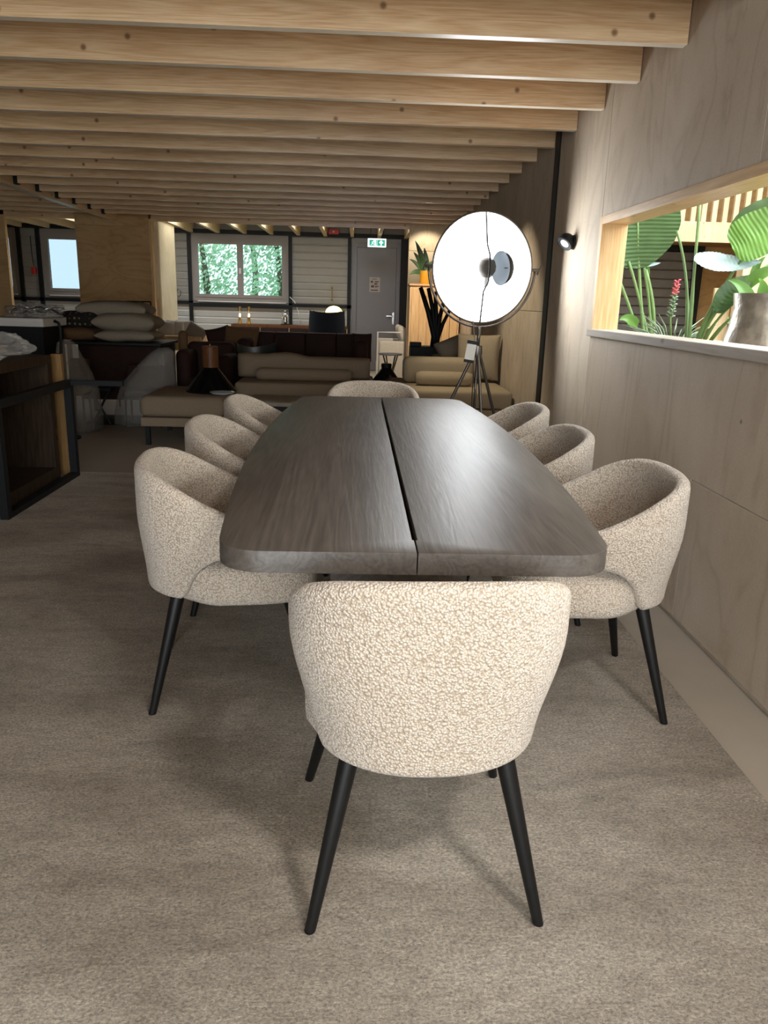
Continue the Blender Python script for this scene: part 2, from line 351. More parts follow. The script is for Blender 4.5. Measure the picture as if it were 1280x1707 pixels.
M['glow_dome'] = simple('dome_glow', (1, .85, .4), .4, emit=(1, .78, .25), es=3.5)
M['brass'] = simple('brass', s2l('b08d4e'), .3, .9, .05)
M['soil'] = simple('soil', s2l('3a2d22'), .95, 0, .3, 40, .5, 60)
M['leaf'] = simple('leaf_green', s2l('5a8438'), .4, 0, .2, 6)
M['leaf_dark'] = simple('leaf_dark_green', s2l('38562c'), .4, 0, .2, 6)
M['leaf_pale'] = simple('leaf_pale_underside', s2l('8ea5a4'), .5, 0, .1, 6)
M['stalk'] = simple('leaf_stalk', s2l('65834c'), .5, 0, .12, 10)
M['grass_blade'] = simple('grassy_leaf', s2l('7b8f74'), .6, 0, .15, 10)
M['bloom'] = simple('pink_bloom', s2l('d9626e'), .6, 0, .15, 40)
M['yellow'] = simple('yellow_glaze', s2l('d79a2b'), .35, 0, .05)
M['silver_pot'] = simple('silver_textured', s2l('a39c90'), .35, .6, .35, 18, .9, 25)
M['red'] = simple('red_plastic', s2l('b5241c'), .4, 0, .05)
M['exit_white'] = simple('exit_white', (1, 1, 1), .4, emit=(.85, 1, .97), es=.75)
M['exit_green'] = simple('exit_green', s2l('12a08a'), .4, emit=s2l('0a8a78'), es=.6)
M['outdoor_leaf'] = simple('outdoor_leaves', s2l('c0dabb'), .6, 0, .2, 2)
M['bark'] = simple('bark', s2l('5d5348'), .9, 0, .3, 10)
M['lawn'] = simple('lawn', s2l('6f8f58'), .9, 0, .2, 4)
M['plaster'] = simple('plaster', s2l('b9b2a8'), .8, 0, .04, 3)

# ------------------------------------------------------------------ room shell
FZ = -0.012
fl = struct(MB().box(-8.2, 8.2, FRONT_Y-.1, YB+.3, -.2, FZ).build('floor', M['concrete']), 'smooth grey beige concrete floor of the showroom')
lawn = struct(MB().box(-14, 14, YB+.3, 32, -.3, -.1).build('lawn', M['lawn']), 'lawn outside the back windows')

# ceiling over the showroom: deck plus one board per joist
ceil_ = struct(MB().box(-8.2, WX+.15, FRONT_Y, YP+.1, 2.63, 2.75).build('ceiling', M['deck']), 'plywood deck carried by pine joists')
JZ = 2.39
jm = None; yj = [3.65+.575*k for k in range(-12, 15)]
for k, y in enumerate(yj):
    if jm is None:
        j = MB().box(-3.64, WX-.004, y, y+.05, JZ, 2.632).build('joist', M['joist'], ceil_); jm = j
    else:
        j = jm.copy(); COL.objects.link(j); j.location.y += y-yj[0]
jm2 = None
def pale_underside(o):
    o.data.materials.append(M['pine_lit'])
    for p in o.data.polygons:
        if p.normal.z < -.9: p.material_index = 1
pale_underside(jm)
for k, y in enumerate(yj[14:]):
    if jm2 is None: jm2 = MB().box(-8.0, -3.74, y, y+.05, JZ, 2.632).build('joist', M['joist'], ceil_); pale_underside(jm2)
    else:
        j = jm2.copy(); COL.objects.link(j); j.location.y += y-yj[14]
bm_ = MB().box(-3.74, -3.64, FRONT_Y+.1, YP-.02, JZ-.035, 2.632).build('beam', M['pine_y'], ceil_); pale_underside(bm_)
hg = None
for y in yj[20:]:
    if hg is None: hg = MB().box(-3.642, -3.60, y-.012, y+.062, JZ-.012, JZ+.14).build('joist_hanger', M['steel_black'], ceil_)
    else:
        h2 = hg.copy(); COL.objects.link(h2); h2.location.y += y-yj[20]

# right wall with the long opening
OY0, OY1, OZ0, OZ1 = -1.4, 4.63, 1.15, 1.775
WT = .13
wr = MB()
bx_ = WX+.012
wr.box(bx_, WX+WT, FRONT_Y, YP+.1, FZ, OZ0-.01); wr.box(bx_, WX+WT, FRONT_Y, YP+.1, OZ1+.01, 2.75)
wr.box(bx_, WX+WT, FRONT_Y, OY0-.01, OZ0-.01, OZ1+.01); wr.box(bx_, WX+WT, OY1+.01, YP+.1, OZ0-.01, OZ1+.01)
wall_r = struct(wr.build('wall_right', M['ply_grey'], weld=False), 'greyed plywood wall with a long opening to the planted hall')
def panel(y0, y1, z0, z1, parent=None, mat='ply_grey'):
    return MB().rbox(WX, bx_-.0005, y0+.0015, y1-.0015, z0+.0015, z1-.0015, .0025, 1).build('panel', M[mat], parent or wall_r)
for y0, y1, z0, z1 in ((-2.5, .62, .01, .62), (-2.5, OY0, .62, 2.62), (.62, 3.06, .01, .62), (OY0, .62, .62, OZ0-.01), 
                       (4.655, 5.39, .01, 2.62), (OY0, .42, OZ1+.01, 2.62), (.42, 2.86, OZ1+.01, 2.62), (2.86, 4.655, OZ1+.01, 2.62),
                       (5.39, 5.78, .01, 2.62), (5.93, 8.3, .01, 1.25), (5.93, 8.3, 1.25, 2.62), (8.3, 10.7, .01, 2.62), (10.7, YP, .01, 2.62)):
    panel(y0, y1, z0, z1)
MB().prism([(3.0615, .0115), (4.6535, .0115), (4.6535, OZ0-.0115), (.6215, OZ0-.0115), (.6215, .6215), (3.0615, .6215)], WX, bx_-.0005,
           Matrix(((0, 0, 1, 0), (1, 0, 0, 0), (0, 1, 0, 0), (0, 0, 0, 1)))).build('panel', M['ply_grey'], wall_r)
struct(MB().rbox(WX-.006, bx_, 5.79, 5.925, FZ, 2.62, .004, 1).build('trim_1', M['steel_black']), 'black steel upright set into the plywood wall')
# pine lining of the opening
op = struct(MB().box(WX-.008, WX+WT+.01, OY1-.022, OY1+.022, OZ0, OZ1+.02).build('trim_2', M['pine_z']), 'pine jamb at the far end of the wall opening')
struct(MB().box(WX-.008, WX+WT+.01, OY0, OY1-.022, OZ1-.022, OZ1+.02).build('trim_3', M['pine_y']), 'pine head board along the top of the wall opening')
struct(MB().rbox(WX-.022, WX+WT+.02, OY0, OY1+.045, OZ0-.02, OZ0+.022, .004, 2).build('trim_4', M['pale_sill']), 'whitewashed sill board below the wall opening')
struct(MB().box(WX-.008, WX+WT+.01, OY0-.03, OY0, OZ0, OZ1+.02).build('trim_5', M['pine_z']), 'pine jamb at the near end of the wall opening')
# left and front walls (outside the frame), front glazing
struct(MB().box(-8.3, -8.2, FRONT_Y, YB+.1, -.2, 2.75).build('wall_left', M['plaster']), 'plastered wall far to the left')
wf = MB(); wf.box(-8.3, -1.7, FRONT_Y-.1, FRONT_Y, -.2, 2.75); wf.box(1.3, WX+WT, FRONT_Y-.1, FRONT_Y, -.2, 2.75)
wf.box(-1.7, 1.3, FRONT_Y-.1, FRONT_Y, -.2, .25); wf.box(-1.7, 1.3, FRONT_Y-.1, FRONT_Y, 2.65, 2.75)
struct(wf.build('wall_front', M['plaster'], weld=False), 'front wall with glazing behind the camera')

# partition with openings
pw_ = MB()
struct_part = pw_.box(P(127, 400, YP).x, P(252, 400, YP).x, YP, YP+.06, FZ, 2.63).box(-8.2, P(11, 400, YP).x, YP, YP+.06, FZ, 2.63).box(P(681, 420, YP).x, WX, YP, YP+.06, FZ, 2.63)
pw_.box(-8.2, WX, YP, YP+.06, 2.395, 2.63)
wall_p = struct(pw_.build('wall_partition', M['ply_warm'], weld=False), 'warm plywood partition across the far end of the room')
xa, xb = P(127, 400, YP).x, P(252, 400, YP).x
for z0, z1 in ((.0, 1.22), (1.22, 2.28), (2.28, 2.62)): MB().rbox(xa, xb-.02, YP-.012, YP-.0005, z0+.002, z1-.002, .003, 1).build('panel', M['ply_warm'], wall_p)
MB().box(xb-.02, xb+.02, YP-.02, YP+.08, FZ, 2.39).build('post', M['pine_z'], wall_p)
xr = P(681, 420, YP).x
for z0, z1 in ((0, 1.22), (1.22, 2.05), (2.05, 2.62)): MB().rbox(xr, WX-.002, YP-.012, YP-.0005, z0+.002, z1-.002, .003, 1).build('panel', M['ply_pale'], wall_p)
MB().box(P(0, 400, YP).x-.15, P(11, 400, YP).x, YP-.02, YP-.0005, FZ, 2.39).build('post', M['ply_warm'], wall_p)
MB().box(xb+.02, xr, YP-.025, YP-.0005, 2.36, 2.62).build('header', M['joist'], wall_p)
MB().box(P(11, 400, YP).x, xa, YP-.025, YP-.0005, 2.36, 2.62).build('header', M['joist'], wall_p)
# lit plywood return behind the partition
xc = P(284, 420, 13.6).x
ret = struct(MB().rbox(xb+.02, xb+.10, YP+.065, 13.6, FZ, 2.62, .03, 3).build('wall_return', M['ply_pale']), 'pale plywood return wall beside the far window')

# annex: back wall, cladding, steel frame
def pb(px, py): return P(px, py, YB)
bw = MB()
wx0, wx1, wz0, wz1 = pb(318, 397).x, pb(481, 400).x, pb(400, 503).z, pb(400, 396).z
lx0, lx1, lx2, lx3 = pb(-30, 440).x, pb(31, 440).x, pb(72, 440).x, pb(150, 440).x
lz0, lz1 = pb(100, 492).z, pb(100, 387).z
dx0, dx1, dz1 = pb(587, 420).x, pb(668, 420).x, pb(627, 404).z
ZB = 2.44
bw.box(-8.2, lx0, YB, YB+.2, FZ, 2.75); bw.box(lx1, lx2, YB, YB+.2, FZ, 2.75); bw.box(lx3, wx0, YB, YB+.2, FZ, 2.75)
bw.box(wx1, dx0, YB, YB+.2, FZ, 2.75); bw.box(dx1, 6, YB, YB+.2, FZ, 2.75)
for a, b_, z0, z1 in ((lx0, lx1, lz0, lz1), (lx2, lx3, lz0, lz1), (wx0, wx1, wz0, wz1)):
    bw.box(a, b_, YB, YB+.2, FZ, z0); bw.box(a, b_, YB, YB+.2, z1, 2.75)
bw.box(dx0, dx1, YB+.1, YB+.2, FZ, 2.75); bw.box(dx0, dx1, YB, YB+.1, dz1, 2.75)
wall_b = struct(bw.build('wall_back', M['clad'], weld=False), 'grey clad back wall with windows and a door')
def ribbed(x0, x1, z0, z1, mat, pitch=.12):
    """one sandwich panel with a stepped horizontal rib profile"""
    mb = MB(); n = max(1, round((z1-z0)/pitch)); prof = []
    for i in range(n):
        a = z0+(z1-z0)*i/n; b_ = z0+(z1-z0)*(i+1)/n; h = b_-a
        prof += [(a, .004), (a+h*.15, .012), (a+h*.85, .012), (b_-1e-4, .004)]
    vv = [(x, YB-d, z) for x in (x0, x1) for z, d in prof]; k = len(prof)
    mb.add(vv, [(i, i+1, k+i+1, k+i) for i in range(k-1)])
    mb.add([(x0, YB, z0), (x1, YB, z0), (x0, YB, z1), (x1, YB, z1), (x0, YB-.004, z0), (x1, YB-.004, z0), (x0, YB-.004, z1), (x1, YB-.004, z1)], [(0, 1, 5, 4), (2, 3, 7, 6)])
    return mb.build('cladding_panel', M[mat], wall_b)
for a, b_ in ((pb(282, 400).x, wx0), (wx1, dx0), (lx1, lx2)):
    for z0, z1 in ((1.20, 1.58), (1.58, 1.98), (1.98, 2.40)): ribbed(a, b_, z0, z1, 'clad')
for a, b_ in ((lx0, lx3), (lx3, wx0), (wx0, wx1), (wx1, dx0)):
    for z0, z1 in ((.02, .55), (.55, 1.16)): ribbed(a, b_, z0, z1, 'clad_low')
def steel(x0, x1, z0, z1, d=.07): return MB().box(x0, x1, YB-d, YB-.0005, z0, z1).build('steel_rail', M['steel_black'], wall_b)
steel(-6.6, dx1+.1, 2.40, 2.47, .09)
steel(lx3, wx0, 1.14, 1.20); steel(wx1, dx0, 1.14, 1.20); steel(lx0, lx3, 1.13, 1.19); steel(wx0-.06, wx1+.06, 1.10, 1.17, .08)
for x in (pb(282, 400).x-.05, wx0-.065, wx1+.0, dx0-.08, lx1+.02, lx2-.08): steel(x, x+.065, .0, 2.40)
steel(dx1, dx1+.22, 0, 2.42)
# windows
def window(n, x0, x1, z0, z1, split, label, glass='glass'):
    t = MB(); fw = .07
    t.box(x0, x1, YB-.02, YB+.06, z0, z0+fw).box(x0, x1, YB-.02, YB+.06, z1-fw, z1).box(x0, x0+fw, YB-.02, YB+.06, z0+fw, z1-fw).box(x1-fw, x1, YB-.02, YB+.06, z0+fw, z1-fw)
    o = struct(t.build('window_%d' % n, M['frame_grey'], weld=False), label)
    xs = [x0+fw, x1-fw] if not split else [x0+fw, (x0+x1)/2, x1-fw]
    for a, b_ in zip(xs[:-1], xs[1:]):
        s = MB(); sw = .055
        s.box(a, b_, YB-.035, YB+.03, z0+fw, z0+fw+sw).box(a, b_, YB-.035, YB+.03, z1-fw-sw, z1-fw).box(a, a+sw, YB-.035, YB+.03, z0+fw+sw, z1-fw-sw).box(b_-sw, b_, YB-.035, YB+.03, z0+fw+sw, z1-fw-sw)
        so = s.build('sash', M['frame_grey'], o, weld=False)
        MB().box(a+sw, b_-sw, YB-.004, YB+.004, z0+fw+sw, z1-fw-sw).build('pane', M[glass], so)
    if split: MB().rbox((x0+x1)/2-.02, (x0+x1)/2+.02, YB-.075, YB-.034, (z0+z1)/2-.07, (z0+z1)/2+.03, .008, 2).build('handle', M['white_paint'], o)
    MB().box(x0+.1, x1-.05, YB-.075, YB-.02, z0-.012, z0+.004).build('sill', M['white_paint'], o)
window(1, wx0, wx1, wz0, wz1, True, 'grey framed double window looking onto green trees')
window(2, lx2, lx3, lz0, lz1, False, 'grey framed window with pale blue pane beside the partition panel', 'frost')
window(3, lx0, lx1, lz0, lz1, False, 'grey framed window at the left edge of the picture', 'frost')
# door
d = struct(MB().box(dx0, dx0+.09, YB-.03, YB+.06, 0, dz1).box(dx1-.07, dx1, YB-.03, YB+.06, 0, dz1).box(dx0+.09, dx1-.07, YB-.03, YB+.06, dz1-.09, dz1).build('door_1', M['door_grey'], weld=False), 'grey steel emergency exit door in its frame')
lf = MB().rbox(dx0+.092, dx1-.072, YB-.015, YB+.03, 0, dz1-.092, .004, 1).build('leaf', M['door_grey'], d)
hx = pb(655, 530)
hd = MB().rbox(hx.x-.02, hx.x+.02, YB-.022, YB-.0145, hx.z-.12, hx.z+.1, .003, 1); hd.tube([(hx.x, YB-.02, hx.z+.03), (hx.x, YB-.06, hx.z+.03), (hx.x-.13, YB-.06, hx.z+.03)], .011)
hd.build('handle', M['chrome'], lf)
# annex rafters and ceiling
ann = struct(MB().box(-8.2, 6, YP+.1, 12.9, 2.66, 2.75).box(-8.2, 6, 13.6, YB+.2, 2.66, 2.75).box(-8.2, -4.4, 12.9, 13.6, 2.66, 2.75).box(.6, 6, 12.9, 13.6, 2.66, 2.75).build('ceiling_annex', M['ply_pale'], weld=False), 'pale plywood ceiling of the far annex')
r0 = None; xs = [pb(323.5+44.4*k, 391).x for k in range(9)]+[pb(x, 380).x for x in (40, 86, 128, 175)]
for x in xs:
    if r0 is None: r0 = MB().box(x-.06, x, YP+.07, YB-.001, 2.405, 2.662).build('rafter', M['pine_pale'], ann); x00 = x
    else:
        q = r0.copy(); COL.objects.link(q); q.location.x += x-x00

# ------------------------------------------------------------------ rug
rg = MB(); rx0, rx1, ry0, ry1 = -3.3, 1.15, -1.2, 5.72
rg.rbox(rx0, rx1, ry0, ry1, FZ, 0, .005, 2)
tag(rg.build('rug', M['rug']), 'large greige plush rug with brushed pile under the dining set', 'rug')

# ------------------------------------------------------------------ dining table
TC = Vector((.145, 3.1)); TZ = .75; TH = .052
def half_outline(side):
    pts = []                       # from the near slot end round to the far slot end, on one side
    a0, a1, Lh, rc = .452, .535, 1.45, .11
    g, gn, dn_ = .006, .0015, .10
    def hw(y): return a1-(a1-a0)*(abs(y)/Lh)**2.1
    pts.append((gn, -Lh)); 
    c = (hw(Lh-rc)-rc, -Lh+rc)
    for k in range(9):
        t = -PI/2+k*PI/2/8*.94; pts.append((c[0]+rc*math.cos(t), c[1]+rc*math.sin(t)))
    for k in range(1, 24):
        y = (-Lh+rc)+(2*Lh-2*rc)*k/24; pts.append((hw(y), y))
    for k in range(9):
        t = PI/2*.06+k*PI/2/8*.94; pts.append((c[0]+rc*math.cos(t), -c[1]+rc*math.sin(t)))
    pts += [(gn, Lh), (gn, Lh-dn_*.3), (g, Lh-dn_*.3), (g, -Lh+dn_), (gn, -Lh+dn_)]
    out = [(TC.x+side*x, TC.y+y) for x, y in pts]
    return out if side > 0 else out[::-1]
tb = thing('dining_table', 'long dark smoked-oak dining table with bowed sides and a centre slot', 'table', (TC.x, TC.y, 0))
for s in (-1, 1):
    bm = bmesh.new(); o_ = half_outline(s)
    f_ = bm.faces.new([bm.verts.new((x, y, TZ-TH)) for x, y in o_]); ex = bmesh.ops.extrude_face_region(bm, geom=[f_])
    for v in ex['geom']:
        if isinstance(v, bmesh.types.BMVert): v.co.z = TZ
    bmesh.ops.recalc_face_normals(bm, faces=bm.faces)
    top_edges = [e for e in bm.edges if all(abs(v.co.z-TZ) < 1e-5 for v in e.verts)]
    bmesh.ops.bevel(bm, geom=top_edges, offset=.002, segments=2, affect='EDGES', profile=.5)
    MB().frombm(bm).build('tabletop_half', M['oak_dark'], tb, smooth=True, ang=35, weld=False)
for y in (2.35, 3.85):
    MB().rbox(TC.x-.22, TC.x+.22, y-.035, y+.035, 0, TZ-TH, .006, 2).build('slab_leg', M['oak_dark'], tb)
MB().box(TC.x-.06, TC.x+.06, 2.385, 3.815, .56, .62).build('stretcher', M['steel_black'], tb)
MB().box(TC.x-.05, TC.x+.05, 1.75, 4.45, TZ-TH-.016, TZ-TH-.0005).build('slot_bar', M['steel_black'], tb)

# ------------------------------------------------------------------ dining chairs
def sst(a, b, x):
    t = min(1, max(0, (x-a)/(b-a))); return t*t*(3-2*t)
def interp(x, tbl):
    if x <= tbl[0][0]: return tbl[0][1]
    for (x0, y0), (x1, y1) in zip(tbl[:-1], tbl[1:]):
        if x <= x1:
            t = (x-x0)/(x1-x0); return y0+(y1-y0)*t
    return tbl[-1][1]
def shell_plan(s, z):
    """outer plan of the shell at height z; s in [-1, 1] from arm tip to arm tip, 0 at the back"""
    k = sst(.37, .66, z); a = .248+.050*k; b_ = .228+.019*k; y0 = -.045; n = 2.25+.4*k
    sg = -1 if s < 0 else 1; t = abs(s); tb_ = .62
    if t <= tb_:
        ph = t/tb_*PI/2; x = a*math.sin(ph)**(2/n) if ph > 0 else 0; y = y0-b_*max(0, math.cos(ph))**(2/n)
    else:
        q = (t-tb_)/(1-tb_); x = a-.020*q*q; y = y0+.24*q
    return Vector((sg*x, y))
RIM = [(0, .799), (.05, .784), (.1, .765), (.15, .743), (.2, .716), (.25, .690), (.3, .666), (.4, .628), (.5, .604)]
LOW = [(0, .375), (.115, .378), (.140, .40), (.165, .448), (.195, .482), (.24, .510), (.3, .527), (.4, .542), (.5, .556)]
def make_shell():
    NS = 96; rings = []; th = .046
    for i in range(NS+1):
        s = -1+2*i/NS
        d0 = shell_plan(s, .6).y+.29
        zr = interp(d0, RIM); zl = interp(d0, LOW)
        e = min(1, (1-abs(s))/.05); e = max(.02, math.sqrt(max(0, 1-(1-e)**2)))
        ring = []; nv = 12; r = th/2
        def pt(z, off):
            p = shell_plan(s, z); ds = .004
            q0 = shell_plan(max(-1, s-ds), z); q1 = shell_plan(min(1, s+ds), z); t = (q1-q0).normalized(); nrm = Vector((-t.y, t.x))
            return Vector((p.x+nrm.x*off, p.y+nrm.y*off, z))
        lo, hi = zl+r*.8, zr-r
        for k in range(nv+1): ring.append(pt(lo+(hi-lo)*k/nv, 0))
        for k in range(1, 6): a = PI*k/6; ring.append(pt(hi+r*math.sin(a), r-r*math.cos(a)))
        for k in range(nv+1): ring.append(pt(hi+(lo-hi)*k/nv, th))
        for k in range(1, 6): a = PI*k/6; ring.append(pt(lo-r*.8*math.sin(a), r+r*math.cos(a)))
        c = sum(ring, Vector())/len(ring)
        rings.append([c+(p-c)*e for p in ring])
    return MB().loft(rings, True, True)
def make_seat():
    NS = 56; out = []
    for k in range(NS):
        a = k*2*PI/NS; n = 3.6
        cx_ = math.copysign(abs(math.cos(a))**(2/n), math.cos(a)); cy_ = math.copysign(abs(math.sin(a))**(2/n), math.sin(a))
        y = .035+.255*cy_; x = .266*cx_
        back = sst(-.02, -.22, y); x *= 1-.30*back
        out.append((x, y))
    prof = [(0, .362), (.80, .362), (.95, .366), (.99, .385), (1.0, .41), (1.0, .435), (.985, .462), (.94, .482), (.85, .492), (.6, .498), (0, .500)]
    rings = [[Vector((x*f, .035+(y-.035)*f, z)) for x, y in out] for f, z in prof[1:-1]]
    return MB().loft(rings, True, True)
def make_chair(name, label):
    t = thing(name, label, 'chair', group='cream dining chairs round the table')
    make_shell().build('backrest_shell', M['boucle'], t, smooth=True, local=True)
    make_seat().build('seat', M['boucle'], t, smooth=True, local=True)
    for sx in (-1, 1):
        for fy, ty, fx, tx in ((-.252, -.165, .248, .165), (.288, .185, .262, .178)):
            MB().tube([(sx*fx, fy, .0), (sx*fx*.995, fy*.995, .004), (sx*tx, ty, .372)], [.0105, .012, .0215], 16).build('leg', M['leg_black'], t, smooth=True, local=True, ang=40)
    for lg in [c for c in t.children if c.name.startswith('leg')]:
        q = MB().lathe([(1e-4, 0), (.009, 0), (.0112, .0015), (.0112, .004), (1e-4, .0042)], T(Vector((math.copysign(.248 if lg.location.y < 0 else .262, lg.location.x), -.252 if lg.location.y < 0 else .288, -.0002))), 12)
        q.build('foot_glide', M['steel_black'], lg, smooth=True, ang=40).matrix_parent_inverse = Matrix.Translation(lg.location).inverted()
    return t
chair0 = make_chair('dining_chair', 'cream boucle armchair at the near table end with its back to the camera')
def place(x, y, rz, label=None):
    c = chair0 if label is None else copy_tree(chair0)
    c.location = (x, y, 0); c.rotation_euler = (0, 0, math.radians(rz))
    if label: c['label'] = label
place(.158, 1.605, 2.2)
place(.765, 2.44, 90, 'cream boucle armchair nearest the camera on the plywood wall side of the table')
place(.70, 3.22, 90, 'cream boucle armchair in the middle of the plywood wall side of the table')
place(.70, 3.99, 90, 'cream boucle armchair on the wall side of the table, closest to the big dish lamp')
place(-.418, 2.505, -83, 'cream boucle armchair nearest the camera on the left side of the table')
place(-.42, 3.27, -90, 'cream boucle armchair in the middle of the left side of the table')
place(-.39, 4.04, -90, 'cream boucle armchair at the far end of the table left side, beside the footstool')
place(.105, 4.76, 180, 'cream boucle armchair at the far table end facing the camera')

# ------------------------------------------------------------------ big dish lamp
lc = P(805, 447, 5.35); ax = Vector((math.sin(math.radians(14)), -math.cos(math.radians(14)), -.02)).normalized()
lm = thing('dish_lamp', 'big round reflector floor lamp on a tripod, glowing white beside the plywood wall', 'floor lamp', (lc.x, lc.y, 0))
zq = ax.to_track_quat('Z', 'Y').to_matrix().to_4x4()
LMt = T(lc) @ zq                      # local z = the way the lamp faces
Rd = .352
def dish(r0, depth, off, n=14): return [(r0*k/n if k else 1e-4, -depth+depth*(k/n)**2+off) for k in range(n+1)]
MB().lathe(dish(Rd, .15, 0), LMt, 64).build('reflector', M['dish_glow'], lm, smooth=True)
MB().lathe(dish(Rd+.004, .155, -.006), LMt, 64).build('reflector_back', M['dish_back'], lm, smooth=True)
rim = MB(); rim.loft([[LMt @ Vector(((Rd+.003+.007*math.cos(b))*math.cos(a), (Rd+.003+.007*math.cos(b))*math.sin(a), .007*math.sin(b))) for b in [j*2*PI/8 for j in range(8)]] for a in [i*2*PI/64 for i in range(65)]], True, False)
rim.build('rim', M['lamp_grey'], lm, smooth=True)
fork = [LMt @ Vector((math.cos(a)*(Rd+.035), 0, 0)) for a in (0,)]
right_v = Vector((ax.y*-1, ax.x, 0)).normalized()      # lamp's own horizontal axis
def on(a, r): return lc+right_v*math.cos(a)*r+Vector((0, 0, 1))*math.sin(a)*r
MB().tube([on(PI+k*PI/32, Rd+.03) for k in range(33)], .008, 8).build('yoke', M['lamp_grey'], lm, smooth=True)
for sgn in (1, -1):
    b_ = lc+right_v*sgn*(Rd+.005)
    k = MB().tube([b_, b_+right_v*sgn*.05], .010, 8); e_ = b_+right_v*sgn*.055
    k.tube([e_+Vector((-.01, 0, -.03)), e_, e_+Vector((.018, 0, .03))], .006, 6).build('wing_knob', M['lamp_grey'], lm)
bulb_c = lc+ax*.06
MB().lathe([(1e-4, -.068), (.036, -.057), (.060, -.02), (.063, .012), (.053, .045), (.026, .065), (1e-4, .07)], T(bulb_c), 20).build('globe', M['bulb'], lm, smooth=True)
soc = MB().lathe([(1e-4, -.03), (.022, -.03), (.024, .03), (1e-4, .03)], T(bulb_c+Vector((0, 0, -.085))), 16); soc.build('socket', M['white_paint'], lm, smooth=True, ang=40)
bo = P(834, 448, 5.35)+ax*.16; bo.x = P(834, 448, bo.y).x
bax = Vector((-.90, -.40, -.06)).normalized(); BQ = T(bo) @ bax.to_track_quat('Z', 'Y').to_matrix().to_4x4()      # its open side
MB().lathe([(.108*math.sin(a), -.075*math.cos(a)) for a in [k*PI/2/12+1e-3 for k in range(13)]], BQ, 32).build('counter_reflector', M['dish_back'], lm, smooth=True)
MB().lathe([(.104*math.sin(a), -.071*math.cos(a)) for a in [k*PI/2/12+1e-3 for k in range(13)]], BQ, 32).build('counter_reflector_inside', M['lamp_inside'], lm, smooth=True)
topr = on(PI/2, Rd); botr = on(-PI/2, Rd)
MB().tube([topr, lc+Vector((0, 0, .15))+ax*.05, lc+Vector((-.01, 0, .08))+ax*.13, lc+Vector((-.015, 0, 0))+ax*.15, lc+Vector((-.01, 0, -.08))+ax*.13, lc+Vector((0, 0, -.15))+ax*.03, botr], .0065, 6).build('centre_rod', M['leg_black'], lm, smooth=True)
MB().tube([lc-ax*.14, bo-bax*.078], .005, 6).build('bowl_arm', M['dish_back'], lm)
hub = Vector((lc.x-.005, lc.y, .99))
MB().tube([on(-PI/2, Rd+.03), hub+Vector((0, 0, .02))], .012, 10).build('stem', M['lamp_grey'], lm, smooth=True)
MB().lathe([(1e-4, -.05), (.028, -.05), (.034, -.02), (.03, .03), (1e-4, .035)], T(hub), 16).build('tripod_head', M['lamp_grey'], lm, smooth=True, ang=40)
for dx_, dy_ in ((-.43, .08), (.34, .24), (.06, -.34)):
    a = hub+Vector((dx_*.06, dy_*.06, -.03)); e_ = Vector((hub.x+dx_, hub.y+dy_, .0125))
    g = MB().tube([a, a.lerp(e_, .52)], .011, 10); g.tube([a.lerp(e_, .5), e_], .008, 10); g.lathe([(1e-4, -.012), (.013, -.012), (.013, .015), (1e-4, .02)], T(e_), 10)
    g.build('leg', M['lamp_grey'], lm, smooth=True, ang=40)
MB().tube([hub, Vector((hub.x, hub.y, .42))], .009, 10).build('centre_column', M['lamp_grey'], lm, smooth=True)
ta, tb2 = P(787.5, 568, 5.30), P(781, 604, 5.30)
tg = MB().box(-.033, .033, -.003, .003, -.075, .075, T((ta+tb2)/2) @ R(8, 'Y')).build('price_tag', M['white_paint'], lm)
for q, h_ in ((.062, .012), (-.065, .010)): MB().box(-.034, .034, -.0045, .0045, q-h_, q+h_, T((ta+tb2)/2) @ R(8, 'Y')).build('tag_band', M['steel_black'], tg)
MB().tube([bulb_c+Vector((0, 0, -.11)), lc+ax*.03+Vector((-.05, 0, -.17)), lc+ax*.01+Vector((-.06, -.02, -.3)), hub+Vector((-.03, -.03, .08)), hub+Vector((-.025, -.03, -.1)), hub+Vector((-.02, -.02, -.5))], .0035, 6).build('cable', M['lamp_grey'], lm, smooth=True)

# wall spot
sp = PXW(957, 404, WX)
ws = thing('wall_spot', 'small black round wall light beside the wall opening', 'wall light', (WX, sp.y, sp.z))
MB().lathe([(1e-4, 0), (.045, 0), (.045, .012), (1e-4, .014)], T(WX, sp.y, sp.z) @ R(-90, 'Y'), 24).build('wall_plate', M['steel_black'], ws, smooth=True, ang=40)
SQ = T(WX-.055, sp.y-.005, sp.z) @ Vector((-.62, -.35, -.7)).to_track_quat('Z', 'Y').to_matrix().to_4x4()
MB().lathe([(.056*math.sin(a), -.056*math.cos(a)) for a in [.001+k*(PI*.62)/12 for k in range(13)]], SQ, 24).lathe([(.0535, .019), (.03, .0125), (1e-4, .0115)], SQ, 24).build('shade', M['steel_black'], ws, smooth=True)
MB().lathe([(1e-4, .012), (.03, .012), (.03, .016), (1e-4, .017)], SQ, 20).build('diffuser', M['white_paint'], ws)

